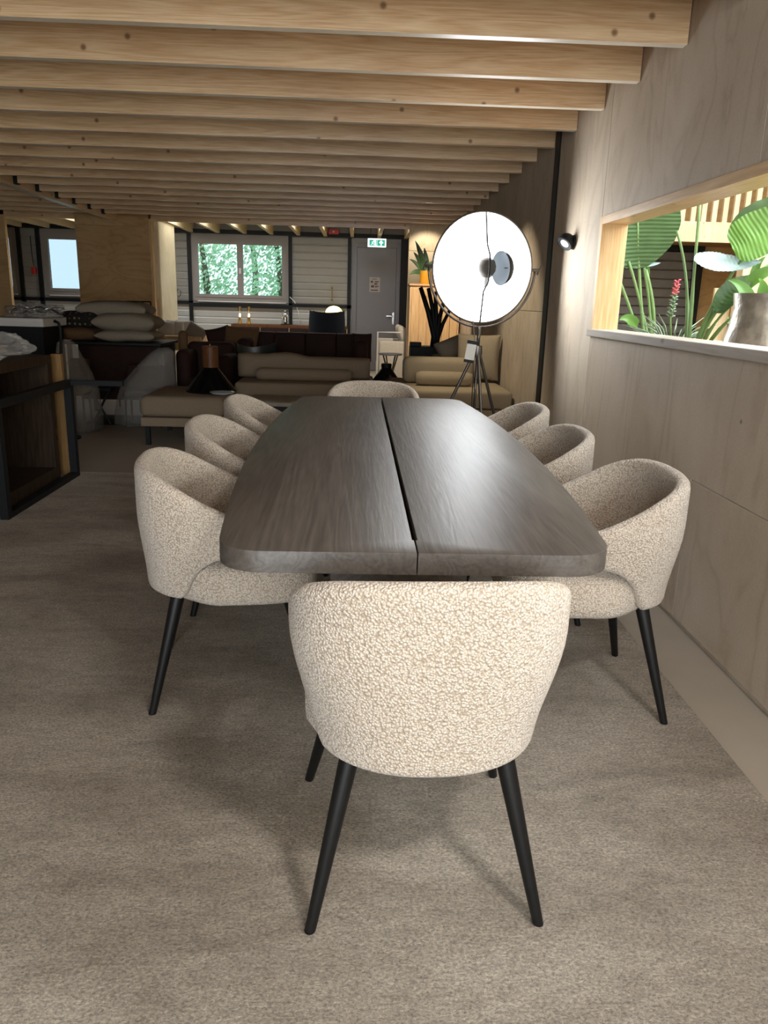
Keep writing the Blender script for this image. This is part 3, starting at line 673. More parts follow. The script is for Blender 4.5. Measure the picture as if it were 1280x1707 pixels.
# added ceiling spots, unseen between the joists, to light rug, wall and cabinet
def spot(x, y, target, power, colr, size, label, blend=.6, z=2.44, soft=.03):
    t = thing('added_ceiling_spot', label, 'added spotlight', (x, y, 2.63))
    dirv = (Vector(target)-Vector((x, y, z))).normalized(); Q = T(x, y, z) @ dirv.to_track_quat('Z', 'Y').to_matrix().to_4x4()
    MB().tube([(x, y, 2.63), (x, y, z)], .01, 8).build('stem', M['steel_black'], t)
    MB().lathe([(1e-4, -.06), (.036, -.06), (.04, .05), (.037, .05), (.033, -.03), (1e-4, -.035)], Q, 20).build('can', M['steel_black'], t, smooth=True, ang=40)
    l = bpy.data.lights.new('spot', 'SPOT'); l.energy = power; l.color = colr; l.spot_size = math.radians(size); l.spot_blend = blend; l.shadow_soft_size = soft
    o = bpy.data.objects.new('added_spot_light', l); COL.objects.link(o); o.matrix_world = T(Vector((x, y, z))+dirv*.06) @ (-dirv).to_track_quat('Z', 'Y').to_matrix().to_4x4()
WARM = (1, .88, .66)
spot(.35, 6.76, (1.39, 6.75, .7), 70, WARM, 70, 'added black ceiling spot between the joists above the right beige sofa', z=2.5)
spot(.75, 9.1, (1.0, 10.5, .95), 150, (1, .86, .68), 62, 'added black ceiling spot between the joists before the plank cabinet', z=2.5)
spot(1.0, 11.93, (1.05, 12.45, 1.7), 22, (1, .86, .70), 90, 'added black ceiling spot between the joists close to the far partition', z=2.52)
spot(.95, .05, (.25, 1.0, 0), 135, (1, .96, .92), 104, 'added black ceiling spot between the joists above the camera', 1.0, 2.44, .16)


# ------------------------------------------------------------------ lounge: beige sofas
def sofa_r():
    a = P(855, 654, 6.72); b_ = P(640, 654, 6.72); zt = a.z
    t = thing('beige_sofa', 'beige linen lounge sofa behind the tripod lamp against the plywood wall', 'sofa', ((a.x+b_.x)/2, 7.2, FZ))
    x0 = P(655, 654, 6.72).x; x1 = a.x
    MB().rbox(x0, x1, 6.72, 7.85, .12, zt-.16, .012, 2).build('base', M['beige'], t)
    MB().rbox(x0, x1, 6.72, 7.85, zt-.155, zt, .03, 3).build('seat', M['beige'], t, smooth=True, ang=60)
    for sx in (x0+.08, x1-.08):
        for sy in (6.8, 7.75): MB().box(sx-.02, sx+.02, sy-.02, sy+.02, FZ, .12).build('leg', M['steel_black'], t)
    c0, c1 = P(672, 594, 7.35), P(790, 596, 7.35)
    MB().rbox(c0.x, c1.x, 7.28, 7.48, zt+.001, c0.z, .06, 4, None).build('back_cushion', M['beige'], t, smooth=True, ang=80)
    e0, e1 = P(790, 596, 7.4), P(816, 606, 7.4)
    MB().pillow(.42, .44, .16, T(e1.x-.09, 7.55, zt+.24) @ R(90, 'X') @ R(-20, 'Y'), seed=4).build('corner_cushion', M['beige'], t, smooth=True)
    r0, r1 = P(692, 632, 7.12), P(788, 634, 7.12)
    MB().tube([(r0.x, 7.12, zt+.065), (r0.x+.01, 7.12, zt+.065), (r0.x+.06, 7.12, zt+.066), (r1.x-.06, 7.12, zt+.066), (r1.x-.01, 7.12, zt+.065), (r1.x, 7.12, zt+.065)], [.02, .052, .066, .066, .052, .02], 18).build('bolster', M['beige'], t, smooth=True)
sofa_r()
def sofa_l():
    zt = P(390, 637, 7.5).z; x0 = P(390, 637, 7.5).x; x1 = P(625, 637, 7.5).x
    t = thing('beige_sofa', 'beige linen sofa with a wavy back cushion behind the low grey table', 'sofa', ((x0+x1)/2, 7.9, FZ))
    MB().rbox(x0, x1, 7.5, 8.5, .12, zt-.14, .012, 2).build('base', M['linen_dark'], t)
    MB().rbox(x0, x1, 7.5, 8.5, zt-.135, zt, .03, 3).build('seat', M['linen_dark'], t, smooth=True, ang=60)
    for sx in (x0+.08, x1-.08):
        for sy in (7.6, 8.4): MB().box(sx-.02, sx+.02, sy-.02, sy+.02, FZ, .12).build('leg', M['steel_black'], t)
    # back cushion with a raised hump in its top edge
    cx0 = P(397, 600, 8.0).x; cx1 = P(617, 600, 8.0).x
    rings = []; n = 28
    tops = [(0, 588.5), (.08, 588), (.2, 590.5), (.27, 588.5), (.36, 587.5), (.44, 590), (.52, 595), (.7, 596), (1, 598)]
    for i in range(n+1):
        u = i/n; x = cx0+(cx1-cx0)*u; zt2 = P(CX, interp(u, tops), 8.0).z - (CX-P(0, 0, 8).x)*0
        zt2 = P(397+220*u, interp(u, tops), 8.0).z; e = min(1, min(u, 1-u)*n/2.2+.25); e = math.sqrt(1-(1-e)**2)
        zc = (zt+zt2)/2; hh = (zt2-zt)/2; ring = []
        for k in range(20):
            a = k*2*PI/20; ca, sa = math.cos(a), math.sin(a)
            ring.append(Vector((x, 8.06+.13*math.copysign(abs(ca)**.6, ca)*e, zc+(hh+.0)*math.copysign(abs(sa)**.5, sa)*(.9+.1*e))))
        rings.append(ring)
    MB().loft(rings).build('back_cushion', M['linen_dark'], t, smooth=True)
    r0, r1 = P(427, 627, 7.75), P(586, 629, 7.75); z_ = zt+.062
    MB().tube([(r0.x, 7.75, z_), (r0.x+.01, 7.75, z_), (r0.x+.05, 7.75, z_), (r1.x-.05, 7.75, z_), (r1.x-.01, 7.75, z_), (r1.x, 7.75, z_)], [.02, .05, .062, .062, .05, .02], 18).build('bolster', M['linen_dark'], t, smooth=True)
sofa_l()
# footstool
fx0, fx1 = -1.92, -1.195
t = thing('footstool', 'large taupe linen footstool on black legs left of the dining table', 'footstool', ((fx0+fx1)/2, 7.3, FZ))
MB().rbox(fx0, fx1, 6.88, 7.78, .16, .24, .01, 2).build('base', M['linen_dark'], t)
MB().rbox(fx0-.01, fx1+.01, 6.87, 7.79, .242, .43, .06, 4).build('seat', M['linen_dark'], t, smooth=True, ang=80)
for sx in (fx0+.03, fx1-.07):
    for sy in (6.9, 7.7): MB().box(sx, sx+.04, sy, sy+.04, FZ, .16).build('leg', M['steel_black'], t)
# black cone lamps
def cone_lamp(px, py_top, py_neck, py_sh, py_bot, Y, wpx_neck, wpx, label, neckmat, zbase=None):
    zt, zn, zs, zb = P(px, py_top, Y).z, P(px, py_neck, Y).z, P(px, py_sh, Y).z, P(px, py_bot, Y).z
    if zbase is not None: zb = zbase
    x = P(px, py_neck, Y).x; s_ = Y/1330
    t = thing('cone_lamp', label, 'table lamp', (x, Y, zb))
    MB().lathe([(1e-4, zn), (wpx_neck*s_/2*1.0, zn), (wpx_neck*s_/2, zt-.006), (wpx_neck*s_/2-.006, zt), (1e-4, zt)], T(x, Y, 0), 24).build('neck', M[neckmat], t, smooth=True, ang=40)
    MB().lathe([(wpx_neck*s_/2*.9, zn+.001), (wpx*s_/2, zs), (wpx*s_/2*.97, zs-.03), (wpx*s_/2*.75, zb+.008), (wpx*s_/2*.7, zb), (1e-4, zb)], T(x, Y, 0), 40).build('body', M['black_gloss'], t, smooth=True, ang=50)
    MB().tube([(x, Y, zt), (x, Y, zt+.02)], .006, 8).build('finial', M['brass'], t)
cone_lamp(351, 577, 612, 650, 664, 7.35, 27, 86, 'black glass cone lamp with a walnut neck standing on the footstool', 'walnut', .432)
# glass dish on the footstool
g0 = PZ(372, 658, .432)
t = thing('glass_dish', 'shallow clear glass dish on the right end of the footstool', 'dish', (g0.x, g0.y, .432))
MB().lathe([(1e-4, 0), (.05, 0), (.10, .018), (.115, .03), (.112, .032), (.095, .022), (.05, .005), (1e-4, .005)], T(g0.x, 7.05, .432), 28).build('bowl', simple('pale_glass', s2l('aeb7b8'), .1, .0, .05), t, smooth=True)
# low grey table
t = thing('low_table', 'low grey topped coffee table in front of the left beige sofa', 'coffee table', (-.6, 7.1, FZ))
ct0, ct1 = -.98, .05
MB().rbox(ct0, ct1, 6.88, 7.42, .36, .40, .008, 2).build('tabletop', simple('grey_top', s2l('8b8377'), .4), t)
for sx in (ct0+.06, ct1-.1):
    for sy in (6.92, 7.34): MB().box(sx, sx+.04, sy, sy+.04, FZ, .36).build('leg', M['steel_black'], t)
MB().box(ct0+.05, ct1-.05, 6.95, 7.35, .12, .36).build('drawer_body', M['steel_black'], t)
# stool carrying the second cone lamp
sx_, sy_ = P(643, 620, 8.12).x, 8.12
t = thing('stool', 'low black round stool between the two beige sofas', 'stool', (sx_, sy_, FZ))
MB().lathe([(1e-4, .30), (.10, .30), (.105, .315), (.10, .33), (1e-4, .33)], T(sx_, sy_, 0), 28).build('seat', M['steel_black'], t, smooth=True, ang=40)
for k in range(3):
    a = k*2*PI/3; MB().tube([(sx_+.07*math.cos(a), sy_+.07*math.sin(a), .30), (sx_+.09*math.cos(a), sy_+.09*math.sin(a), FZ)], .012, 8).build('leg', M['steel_black'], t)
cone_lamp(644, 606, 613, 636, 650, 8.12, 18, 50, 'black glass cone lamp with a dark neck between the two beige sofas', 'steel_black', .331)

# round side table and white armchair by the door
c = P(651, 589, 9.2)
t = thing('side_table', 'small round side table with crossed pale legs in front of the white armchair', 'side table', (c.x, 9.2, FZ))
MB().lathe([(1e-4, c.z-.02), (.13, c.z-.02), (.14, c.z-.01), (.135, c.z), (1e-4, c.z)], T(c.x, 9.2, 0), 28).build('tabletop', M['white_paint'], t, smooth=True, ang=40)
for a in (30, 120, 210, 300):
    q = math.radians(a); MB().tube([(c.x+.10*math.cos(q), 9.2+.10*math.sin(q), c.z-.02), (c.x-.12*math.cos(q), 9.2-.12*math.sin(q), FZ)], .009, 8).build('leg', M['chrome'], t)
def white_armchair():
    Y = 11.27; x0, x1 = P(629, 570, Y).x, P(684, 570, Y).x
    za, zs = P(650, 568, Y).z, P(650, 582, Y).z
    t = thing('white_armchair', 'white armchair with loose cushions in front of the grey door', 'armchair', ((x0+x1)/2, Y, FZ))
    MB().rbox(x0, x1+.15, Y-.05, Y+.75, .16, .42, .03, 3).build('seat', M['white_fab'], t, smooth=True, ang=60)
    MB().rbox(x0+.02, x1+.15, Y-.1, Y-.02, .12, za, .03, 3).build('arm', M['white_fab'], t, smooth=True, ang=60)
    MB().rbox(x0+.02, x1+.15, Y+.68, Y+.78, .12, za, .03, 3).build('arm', M['white_fab'], t, smooth=True, ang=60)
    MB().rbox(x1+.1, x1+.2, Y-.1, Y+.78, .12, za+.18, .04, 3).build('backrest', M['white_fab'], t, smooth=True, ang=60)
    for q, sd in ((.22, 1), (.5, 2)):
        MB().pillow(.42, .38, .14, T(x1-.08, Y+q, za+.04) @ R(62, 'Y') @ R(90, 'Z'), seed=sd).build('cushion', M['white_fab'], t, smooth=True)
    MB().tube([(x0-.0, Y-.06, 0), (x0-.0, Y-.06, za+.12), (x0+.33, Y-.06, za+.12)], .012, 8).build('frame', M['white_paint'], t)
    for sy in (Y, Y+.7): MB().box(x0+.02, x0+.06, sy-.02, sy+.02, FZ, .16).build('leg', M['steel_black'], t); MB().box(x1+.05, x1+.09, sy-.02, sy+.02, FZ, .16).build('leg', M['steel_black'], t)
white_armchair()

# dark leather sofa seen from the front, quilted back
def leather_sofa():
    Y = 9.4; x0, x1 = P(395, 570, Y).x, P(612, 570, Y).x; zt = P(540, 556, Y+.5).z
    t = thing('leather_sofa', 'dark brown leather sofa with a quilted back behind the left beige sofa', 'sofa', ((x0+x1)/2, Y+.4, FZ))
    MB().rbox(x0, x1, Y, Y+.9, .1, .42, .05, 3).build('seat', M['leather'], t, smooth=True, ang=60)
    n = 4
    for k in range(n):
        a = x0+(x1-x0)*k/n; b_ = x0+(x1-x0)*(k+1)/n
        MB().rbox(a+.001, b_-.001, Y+.5, Y+.72, .43, zt, .022, 3).build('back_cushion', M['leather'], t, smooth=True, ang=80)
    for sx in (x0-.0, x1-.16): MB().rbox(sx, sx+.17, Y-.02, Y+.86, .1, zt-.06, .06, 4).build('arm', M['leather'], t, smooth=True, ang=80)
    for sx in (x0+.06, x1-.12):
        for sy in (Y+.05, Y+.8): MB().box(sx, sx+.05, sy, sy+.05, FZ, .1).build('leg', M['steel_black'], t)
    pc = P(603, 578, Y+.3)
    MB().pillow(.24, .34, .12, T(pc.x, Y+.12, pc.z) @ R(90, 'X') @ R(12, 'Y'), seed=5).build('arm_cushion', M['leather'], t, smooth=True)
leather_sofa()
# brown armchair with cushions
def brown_armchair():
    Y = 8.45; x0, x1 = P(292, 600, Y).x, P(385, 600, Y).x; za = P(340, 588, Y).z
    t = thing('brown_armchair', 'low dark brown leather armchair behind the walnut necked lamp', 'armchair', ((x0+x1)/2, Y+.35, FZ))
    MB().rbox(x0, x1, Y, Y+.55, .12, .45, .06, 4).build('seat', M['leather'], t, smooth=True, ang=80)
    MB().rbox(x0, x0+.16, Y-.02, Y+.55, .12, za+.02, .06, 4).build('arm', M['leather'], t, smooth=True, ang=80)
    MB().rbox(x1-.16, x1, Y-.02, Y+.55, .12, za-.02, .06, 4).build('arm', M['leather'], t, smooth=True, ang=80)
    MB().rbox(x0+.03, x1-.03, Y+.42, Y+.6, .12, za+.09, .07, 4).build('backrest', M['leather'], t, smooth=True, ang=80)
    for sx in (x0+.05, x1-.1):
        for sy in (Y+.05, Y+.5): MB().box(sx, sx+.05, sy, sy+.05, FZ, .12).build('leg', M['steel_black'], t)
    h0 = P(305, 562, Y+.35)
    MB().rbox(h0.x-.05, h0.x+.05, Y+.3, Y+.40, za-.02, P(305, 551, Y+.35).z, .045, 4).build('headrest', M['brown_fab'], t, smooth=True, ang=80)
brown_armchair()
def loose_pillow(name, label, cat, px, py, Y, wpx, hpx, th, rots, mat, seed=0, group=None):
    c = P(px, py, Y); s_ = Y/1325
    m = T(c)
    for a, axn in rots: m = m @ R(a, axn)
    o = MB().pillow(wpx*s_, hpx*s_, th, m, seed=seed).build(name, M[mat], smooth=True)
    return tag(o, label, cat, group)
loose_pillow('scatter_cushion', 'brown square cushion propped on the dark leather sofa', 'cushion', 400, 579, 9.66, 58, 66, .16, ((78, 'X'), (-8, 'Z')), 'brown_fab', 3)
loose_pillow('scatter_cushion', 'dark brown cushion tucked behind the brown square cushion', 'cushion', 368, 577, 9.78, 40, 64, .14, ((80, 'X'), (14, 'Z')), 'leather', 8)
# green-black shell chair
Y = 8.7; c = P(425, 585, Y)
t = thing('shell_chair', 'glossy green-black curved shell chair behind the left beige sofa', 'chair', (c.x, Y+.1, FZ))
sz = P(425, 592, Y).z
def gshell(u, v):
    a = (u-.5)*PI*1.05; r = .20+.03*v
    zt = sz+.02+.14*abs(u-.42)**1.2*1.4+.045
    x = c.x-.005+r*math.sin(a); y = Y+.18-r*math.cos(a)*-.6
    return Vector((x, y, (sz-.12)+(zt-(sz-.12))*v))
MB().grid(gshell, 24, 6).grid(lambda u, v: gshell(u, v)+Vector((0, -.02, 0)), 24, 6).build('shell', M['green_black'], t, smooth=True)
MB().rbox(c.x-.2, c.x+.22, Y-.02, Y+.28, sz-.17, sz-.10, .03, 3).build('seat', M['green_black'], t, smooth=True)
for dx_ in (-.15, .15):
    for dy_ in (.02, .24): MB().tube([(c.x+dx_, Y+dy_, sz-.16), (c.x+dx_*1.1, Y+dy_, FZ)], .012, 8).build('leg', M['steel_black'], t)

# pale sofa in the annex opening, far left
def white_sofa():
    Y = 11.6; x0, x1 = P(256, 565, Y).x, P(335, 565, Y).x; zs = P(300, 560, Y).z; zb = P(300, 573, Y).z
    t = thing('pale_sofa', 'cream sofa on a pale wooden frame behind the cushion pile', 'sofa', ((x0+x1)/2, Y+.3, FZ))
    MB().rbox(x0, x1, Y, Y+.7, zb-.10, zs, .03, 3).build('frame', M['pine_z'], t, smooth=True, ang=60)
    for k, (px, w_) in enumerate(((278, 26), (293, 26), (305, 24))):
        q = P(px, 549, Y+.25)
        MB().pillow(w_*Y/1325*1.2, .26, .14, T(q.x, Y+.22+.05*k, q.z) @ R(75, 'X') @ R(10, 'Y'), seed=k+3).build('back_cushion', M['white_fab'], t, smooth=True)
    for sx in (x0+.05, x1-.1):
        for sy in (Y+.05, Y+.6): MB().box(sx, sx+.05, sy, sy+.05, FZ, zb-.10).build('leg', M['pine_z'], t)
white_sofa()
loose_pillow('scatter_cushion', 'grey brown cushion leaning at the right end of the cream sofa', 'cushion', 325, 557, 11.7, 34, 32, .12, ((75, 'X'), (-30, 'Z')), 'greige', 6)

# sideboard with lamps
def sideboard():
    Y = 14.3; x0, x1 = P(385, 545, Y).x, P(578, 545, Y).x; zt = P(440, 541, Y).z
    t = thing('sideboard', 'long walnut sideboard with pale top below the back window', 'sideboard', ((x0+x1)/2, Y+.2, FZ))
    MB().box(x0, x1, Y, Y+.42, zt-.05, zt).build('top', M['walnut'], t)
    n = 4
    for k in range(n):
        a = x0+(x1-x0)*k/n; b_ = x0+(x1-x0)*(k+1)/n
        MB().rbox(a+.006, b_-.006, Y-.012, Y+.006, .14, zt-.055, .004, 1).build('front_panel', M['leather'], t)
    for k in range(n+1):
        x = x0+(x1-x0)*k/n; MB().box(x-.006, x+.006, Y-.004, Y+.4, .14, zt-.05).build('divider', M['pine_z'], t)
    MB().box(x0+.01, x1-.01, Y+.01, Y+.41, .13, zt-.051).build('body', M['walnut'], t)
    for sx in (x0+.1, x1-.14): MB().box(sx, sx+.04, Y+.05, Y+.35, FZ, .13).build('leg', M['steel_black'], t)
    return zt
zt = sideboard()
def tube_lamp(px, label):
    Y = 14.45; x = P(px, 535, Y).x
    t = thing('tube_lamp', label, 'table lamp', (x, Y, zt), group='tube lamps on the sideboard')
    MB().lathe([(1e-4, 0), (.042, 0), (.042, .012), (.028, .03), (.026, .12), (1e-4, .12)], T(x, Y, zt), 20).build('base', M['brass'], t, smooth=True, ang=40)
    MB().lathe([(1e-4, .121), (.012, .121), (.016, .14), (.012, .175), (1e-4, .18)], T(x, Y, zt), 16).build('bulb', M['glow_warm'], t, smooth=True)
    MB().lathe([(.026, .12), (.026, .29)], T(x, Y, zt), 20).build('glass_tube', M['clear'], t, smooth=True)
    MB().lathe([(.027, .235), (.027, .30), (1e-4, .30)], T(x, Y, zt), 20).build('cap', M['brass'], t, smooth=True, ang=40)
tube_lamp(400, 'left one of the two slim glowing tube lamps on the sideboard')
tube_lamp(415, 'right one of the two slim glowing tube lamps on the sideboard')
x = P(475.5, 535, 14.45).x
t = thing('glass_cloche', 'glass dome over a small dark figure on the sideboard', 'glass dome', (x, 14.45, zt))
MB().lathe([(1e-4, 0), (.085, 0), (.085, .015), (1e-4, .02)], T(x, 14.45, zt), 24).build('base', M['steel_black'], t)
MB().lathe([(.07, .018), (.07, .16)]+[(.07*math.cos(a), .16+.07*math.sin(a)) for a in [k*PI/2/6 for k in range(1, 7)]], T(x, 14.45, zt), 24).build('dome', glass_mat('cloche_glass', .35), t, smooth=True)
MB().tube([(x, 14.45, zt+.018), (x+.01, 14.45, zt+.07), (x-.012, 14.45, zt+.11), (x+.008, 14.45, zt+.16)], [.035, .022, .034, .012], 10).build('figure', M['green_black'], t, smooth=True)
MB().lathe([(1e-4, 0), (.014, .004), (.016, .016), (.01, .027), (1e-4, .03)], T(x, 14.45, zt+.229), 12).build('knob', M['chrome'], t, smooth=True)

# navy wing chair
def wing_chair():
    Y = 12.9; x0, x1 = P(513, 530, Y).x, P(575, 530, Y).x; zb = .48
    ztl, ztm = P(515, 516, Y).z, P(545, 521, Y).z
    t = thing('wing_chair', 'dark navy wing chair seen from behind by the sideboard', 'armchair', ((x0+x1)/2, Y, FZ))
    def back(u, v):
        a = (u-.5)*PI*.95; wv = .62+.38*min(1, v*1.6) if v < .62 else 1.0
        hw = (x1-x0)/2*(.70+.30*sst(.15, .6, v))*(1-.04*sst(.7, 1, v))
        x = (x0+x1)/2+hw*math.sin(a)/math.sin(PI*.475); y = Y+.30*(1-math.cos(a))*.9
        top = ztm+(ztl-ztm)*abs(2*u-1)**2
        return Vector((x, y, .30+(top-.30)*v))
    MB().grid(back, 24, 10).grid(lambda u, v: back(u, v)*1+Vector((-(u-.5)*.10, .05, -.0)), 24, 10).build('wing_back', M['navy'], t, smooth=True)
    MB().rbox(x0+.12, x1-.12, Y+.06, Y+.65, .30, .46, .05, 3).build('seat', M['navy'], t, smooth=True, ang=60)
    for sx in (x0+.15, x1-.19):
        for sy in (Y+.1, Y+.58): MB().tube([(sx+.02, sy, .31), (sx+.02, sy, FZ)], .014, 8).build('leg', M['steel_black'], t)
wing_chair()
# mushroom lamp on a plinth and the brass wall rod
Y = 14.2; c = P(556.5, 521.5, Y)
rr = 14*Y/1330
t = thing('mushroom_lamp', 'glowing yellow mushroom lamp on a slim stand behind the wing chair', 'lamp', (c.x, Y, FZ))
MB().lathe([(1e-4, FZ), (.12, FZ), (.12, .01), (.015, .02), (.013, c.z), (1e-4, c.z)], T(c.x, Y, 0), 20).build('stand', M['brass'], t, smooth=True, ang=40)
MB().lathe([(1e-4, c.z-.004), (rr*.97, c.z-.004)]+[(rr*math.cos(a), c.z+rr*.80*math.sin(a)) for a in [k*PI/2/8 for k in range(9)]], T(c.x, Y, 0), 28).build('shade', M['glow_dome'], t, smooth=True, ang=60)
a, b_ = P(553.5, 480, YB-.09), P(553.5, 499, YB-.09)
t = thing('brass_rod', 'slim brass rod with two small balls on the ribbed wall', 'ornament', (a.x, YB-.02, b_.z))
MB().tube([a, b_], .007, 8).build('rod', M['brass'], t)
for q in (a, b_):
    MB().lathe([(.022*math.sin(k*PI/8)+1e-4, -.022*math.cos(k*PI/8)) for k in range(9)], T(q), 14).build('ball', M['brass'], t, smooth=True)
MB().tube([(a.x, YB-.001, (a.z+b_.z)/2), (a.x, YB-.09, (a.z+b_.z)/2)], .006, 6).build('bracket', M['brass'], t)
# cord from the window frame to the sideboard
pts = [P(483, 495, YB-.08), P(491, 503, YB-.06), P(497, 520, YB-.05), P(501, 540, YB-.1)]
tag(MB().tube(pts, .008, 6).build('power_cord', M['white_paint'], smooth=True), 'white power cord hanging behind the sideboard', 'cord')
q = P(289, 490, YB-.1)
t = thing('cable_box', 'small black junction box with looped cable on the steel rail', 'cable box', (q.x, YB-.1, q.z-.08))
MB().rbox(q.x-.05, q.x+.04, YB-.13, YB-.06, q.z-.06, q.z+.06, .01, 2).build('body', M['steel_black'], t)
MB().tube([q+Vector((.03, 0, .0)), q+Vector((.09, 0, .09)), q+Vector((.14, 0, .06)), q+Vector((.13, 0, -.02)), q+Vector((.09, 0, -.05))], .006, 6).build('cable', M['steel_black'], t)
# exit sign
ea, eb = P(613, 397, 14.2), P(643.5, 412.5, 14.2)
t = thing('exit_sign', 'lit green emergency exit sign with running figure and up arrow above the door', 'exit sign', ((ea.x+eb.x)/2, 14.2, eb.z))
MB().rbox(ea.x, eb.x, 14.2, 14.24, eb.z, ea.z, .006, 2).build('housing', M['exit_white'], t)
ew, eh = eb.x-ea.x, ea.z-eb.z; mx_ = (ea.x+eb.x)/2; mz_ = (ea.z+eb.z)/2; y_ = 14.196
MB().box(ea.x+ew*.09, mx_-ew*.012, y_, 14.2005, eb.z+eh*.16, ea.z-eh*.16).build('figure_panel', M['exit_green'], t)
MB().box(mx_+ew*.012, eb.x-ew*.07, y_, 14.2005, eb.z+eh*.16, ea.z-eh*.16).build('arrow_panel', M['exit_green'], t)
MQ = T(0, y_-.0015, 0) @ Matrix(((1, 0, 0, 0), (0, 0, 1, 0), (0, 1, 0, 0), (0, 0, 0, 1)))
ax_ = mx_+ew*.225; u = eh*.30
MB().prism([(ax_-.25*u, mz_-u), (ax_+.25*u, mz_-u), (ax_+.25*u, mz_-.05*u), (ax_+.8*u, mz_-.2*u), (ax_+.8*u, mz_+.15*u), (ax_, mz_+u), (ax_-.8*u, mz_+.15*u), (ax_-.8*u, mz_-.2*u), (ax_-.25*u, mz_-.05*u)], 0, .003, MQ).build('arrow', M['exit_white'], t)
fx_ = ea.x+ew*.27; rm = MB()
rm.prism([(fx_+.02*u*0+.45*u+.22*u*math.cos(k*PI/4), mz_+.75*u+.22*u*math.sin(k*PI/4)) for k in range(8)], 0, .003, MQ)
for aa, bb, ww in (((.3, .45), (-.05, -.15), .22), ((-.05, -.15), (.45, -.4), .15), ((.45, -.4), (.3, -.9), .13), ((-.05, -.15), (-.35, -.65), .15), ((-.35, -.65), (-.8, -.7), .12), ((.28, .4), (.75, .1), .1), ((.28, .4), (-.3, .35), .1), ((-.3, .35), (-.5, .0), .1)):
    A, B = Vector(aa), Vector(bb); n_ = (B-A).normalized(); p_ = Vector((-n_.y, n_.x))*ww/2
    rm.prism([(fx_+q.x*u, mz_+q.y*u) for q in (A-p_, B-p_, B+p_, A+p_)], 0, .003, MQ)
rm.build('running_figure', M['exit_white'], t, weld=False)
MB().prism([(ea.x+ew*.37, mz_-u), (ea.x+ew*.44, mz_-u), (ea.x+ew*.44, mz_+u), (ea.x+ew*.37, mz_+u)], 0, .0025, MQ).build('doorway_mark', M['exit_white'], t)
for q in (ea.x+.05, eb.x-.05): MB().tube([(q, 14.22, ea.z-.002), (q, 14.22, 2.66)], .006, 6).build('hanger', M['steel_black'], t)
# notice on the door
na, nb = pb(616, 462), pb(633, 487)
t = thing('door_notice', 'paper notice with small pictograms taped to the grey door', 'notice', ((na.x+nb.x)/2, YB-.02, nb.z))
MB().box(na.x, nb.x, YB-.018, YB-.0155, nb.z, na.z).build('sheet', simple('paper', s2l('a89c98'), .8), t)
pi_ = MB(); ww, hh = nb.x-na.x, na.z-nb.z
for (u_, v_, a_, b2) in ((.12, .62, .22, .14), (.5, .66, .35, .08), (.45, .5, .3, .1), (.15, .30, .3, .16), (.55, .3, .14, .14), (.72, .34, .14, .08), (.12, .08, .7, .08), (.2, .86, .5, .04)):
    pi_.box(na.x+ww*u_, na.x+ww*(u_+a_), YB-.0195, YB-.0178, nb.z+hh*v_, nb.z+hh*(v_+b2))
pi_.build('print', simple('print_grey', s2l('4c4646'), .8), t, weld=False)
# red call point in the annex roof and red fire alarm on the left
for px, py, lab in ((556, 386, 'small red alarm box under the annex rafters'), (55, 451, 'small red alarm handle hanging between the two left windows')):
    q = P(px, py, YB-.12); t = thing('alarm_box', lab, 'alarm', (q.x, YB-.1, q.z-.06))
    if px > 300:
        MB().rbox(q.x-.10, q.x+.10, YB-.12, YB-.001, q.z-.05, q.z+.05, .01, 2).build('body', M['red'], t)
        MB().lathe([(1e-4, 0), (.02, 0), (.018, .01), (1e-4, .012)], T(q.x, YB-.12, q.z) @ R(90, 'X'), 12).build('button', M['white_paint'], t)
    else:
        MB().rbox(q.x-.035, q.x+.035, YB-.12, YB-.013, q.z-.06, q.z+.06, .01, 2).build('body', M['red'], t)
        MB().tube([(q.x, YB-.06, q.z+.06), (q.x-.02, YB-.06, q.z+.3), (q.x-.02, YB-.06, q.z+.6)], .008, 6).build('pipe', M['steel_black'], t)

# cabinet of upright planks, plant in a yellow pot
def plank_cabinet():
    Y = 10.6; x0, x1 = P(683, 500, Y).x, WX-.03; z1 = P(700, 476, Y).z
    t = thing('plank_cabinet', 'tall pale cabinet fronted with upright planks against the far partition', 'cabinet', ((x0+x1)/2, Y+.25, FZ))
    MB().box(x0, x1, Y+.02, Y+.5, FZ, z1).build('body', M['pine_z'], t)
    n = 6
    for k in range(n):
        a = x0+.02+(x1-x0-.04)*k/n; b_ = x0+.02+(x1-x0-.04)*(k+1)/n
        MB().rbox(a+.003, b_-.003, Y-.004, Y+.02, .06, z1-.035, .004, 1).build('plank', M['pine_z'], t)
    MB().box(x0-.012, x1, Y-.012, Y+.5, z1-.0, z1+.022).build('top', M['pine_z'], t)
    return z1+.022
zc = plank_cabinet()
Y = 10.75; c = P(709, 463, Y)
t = thing('potted_plant', 'green leafy plant in a yellow pot on the plank cabinet', 'potted plant', (c.x, Y, zc))
MB().lathe([(1e-4, zc), (.062, zc), (.075, zc+.02), (.078, zc+.17), (.07, zc+.17), (.068, zc+.15), (1e-4, zc+.15)], T(c.x, Y, 0), 24).build('pot', M['yellow'], t, smooth=True, ang=40)
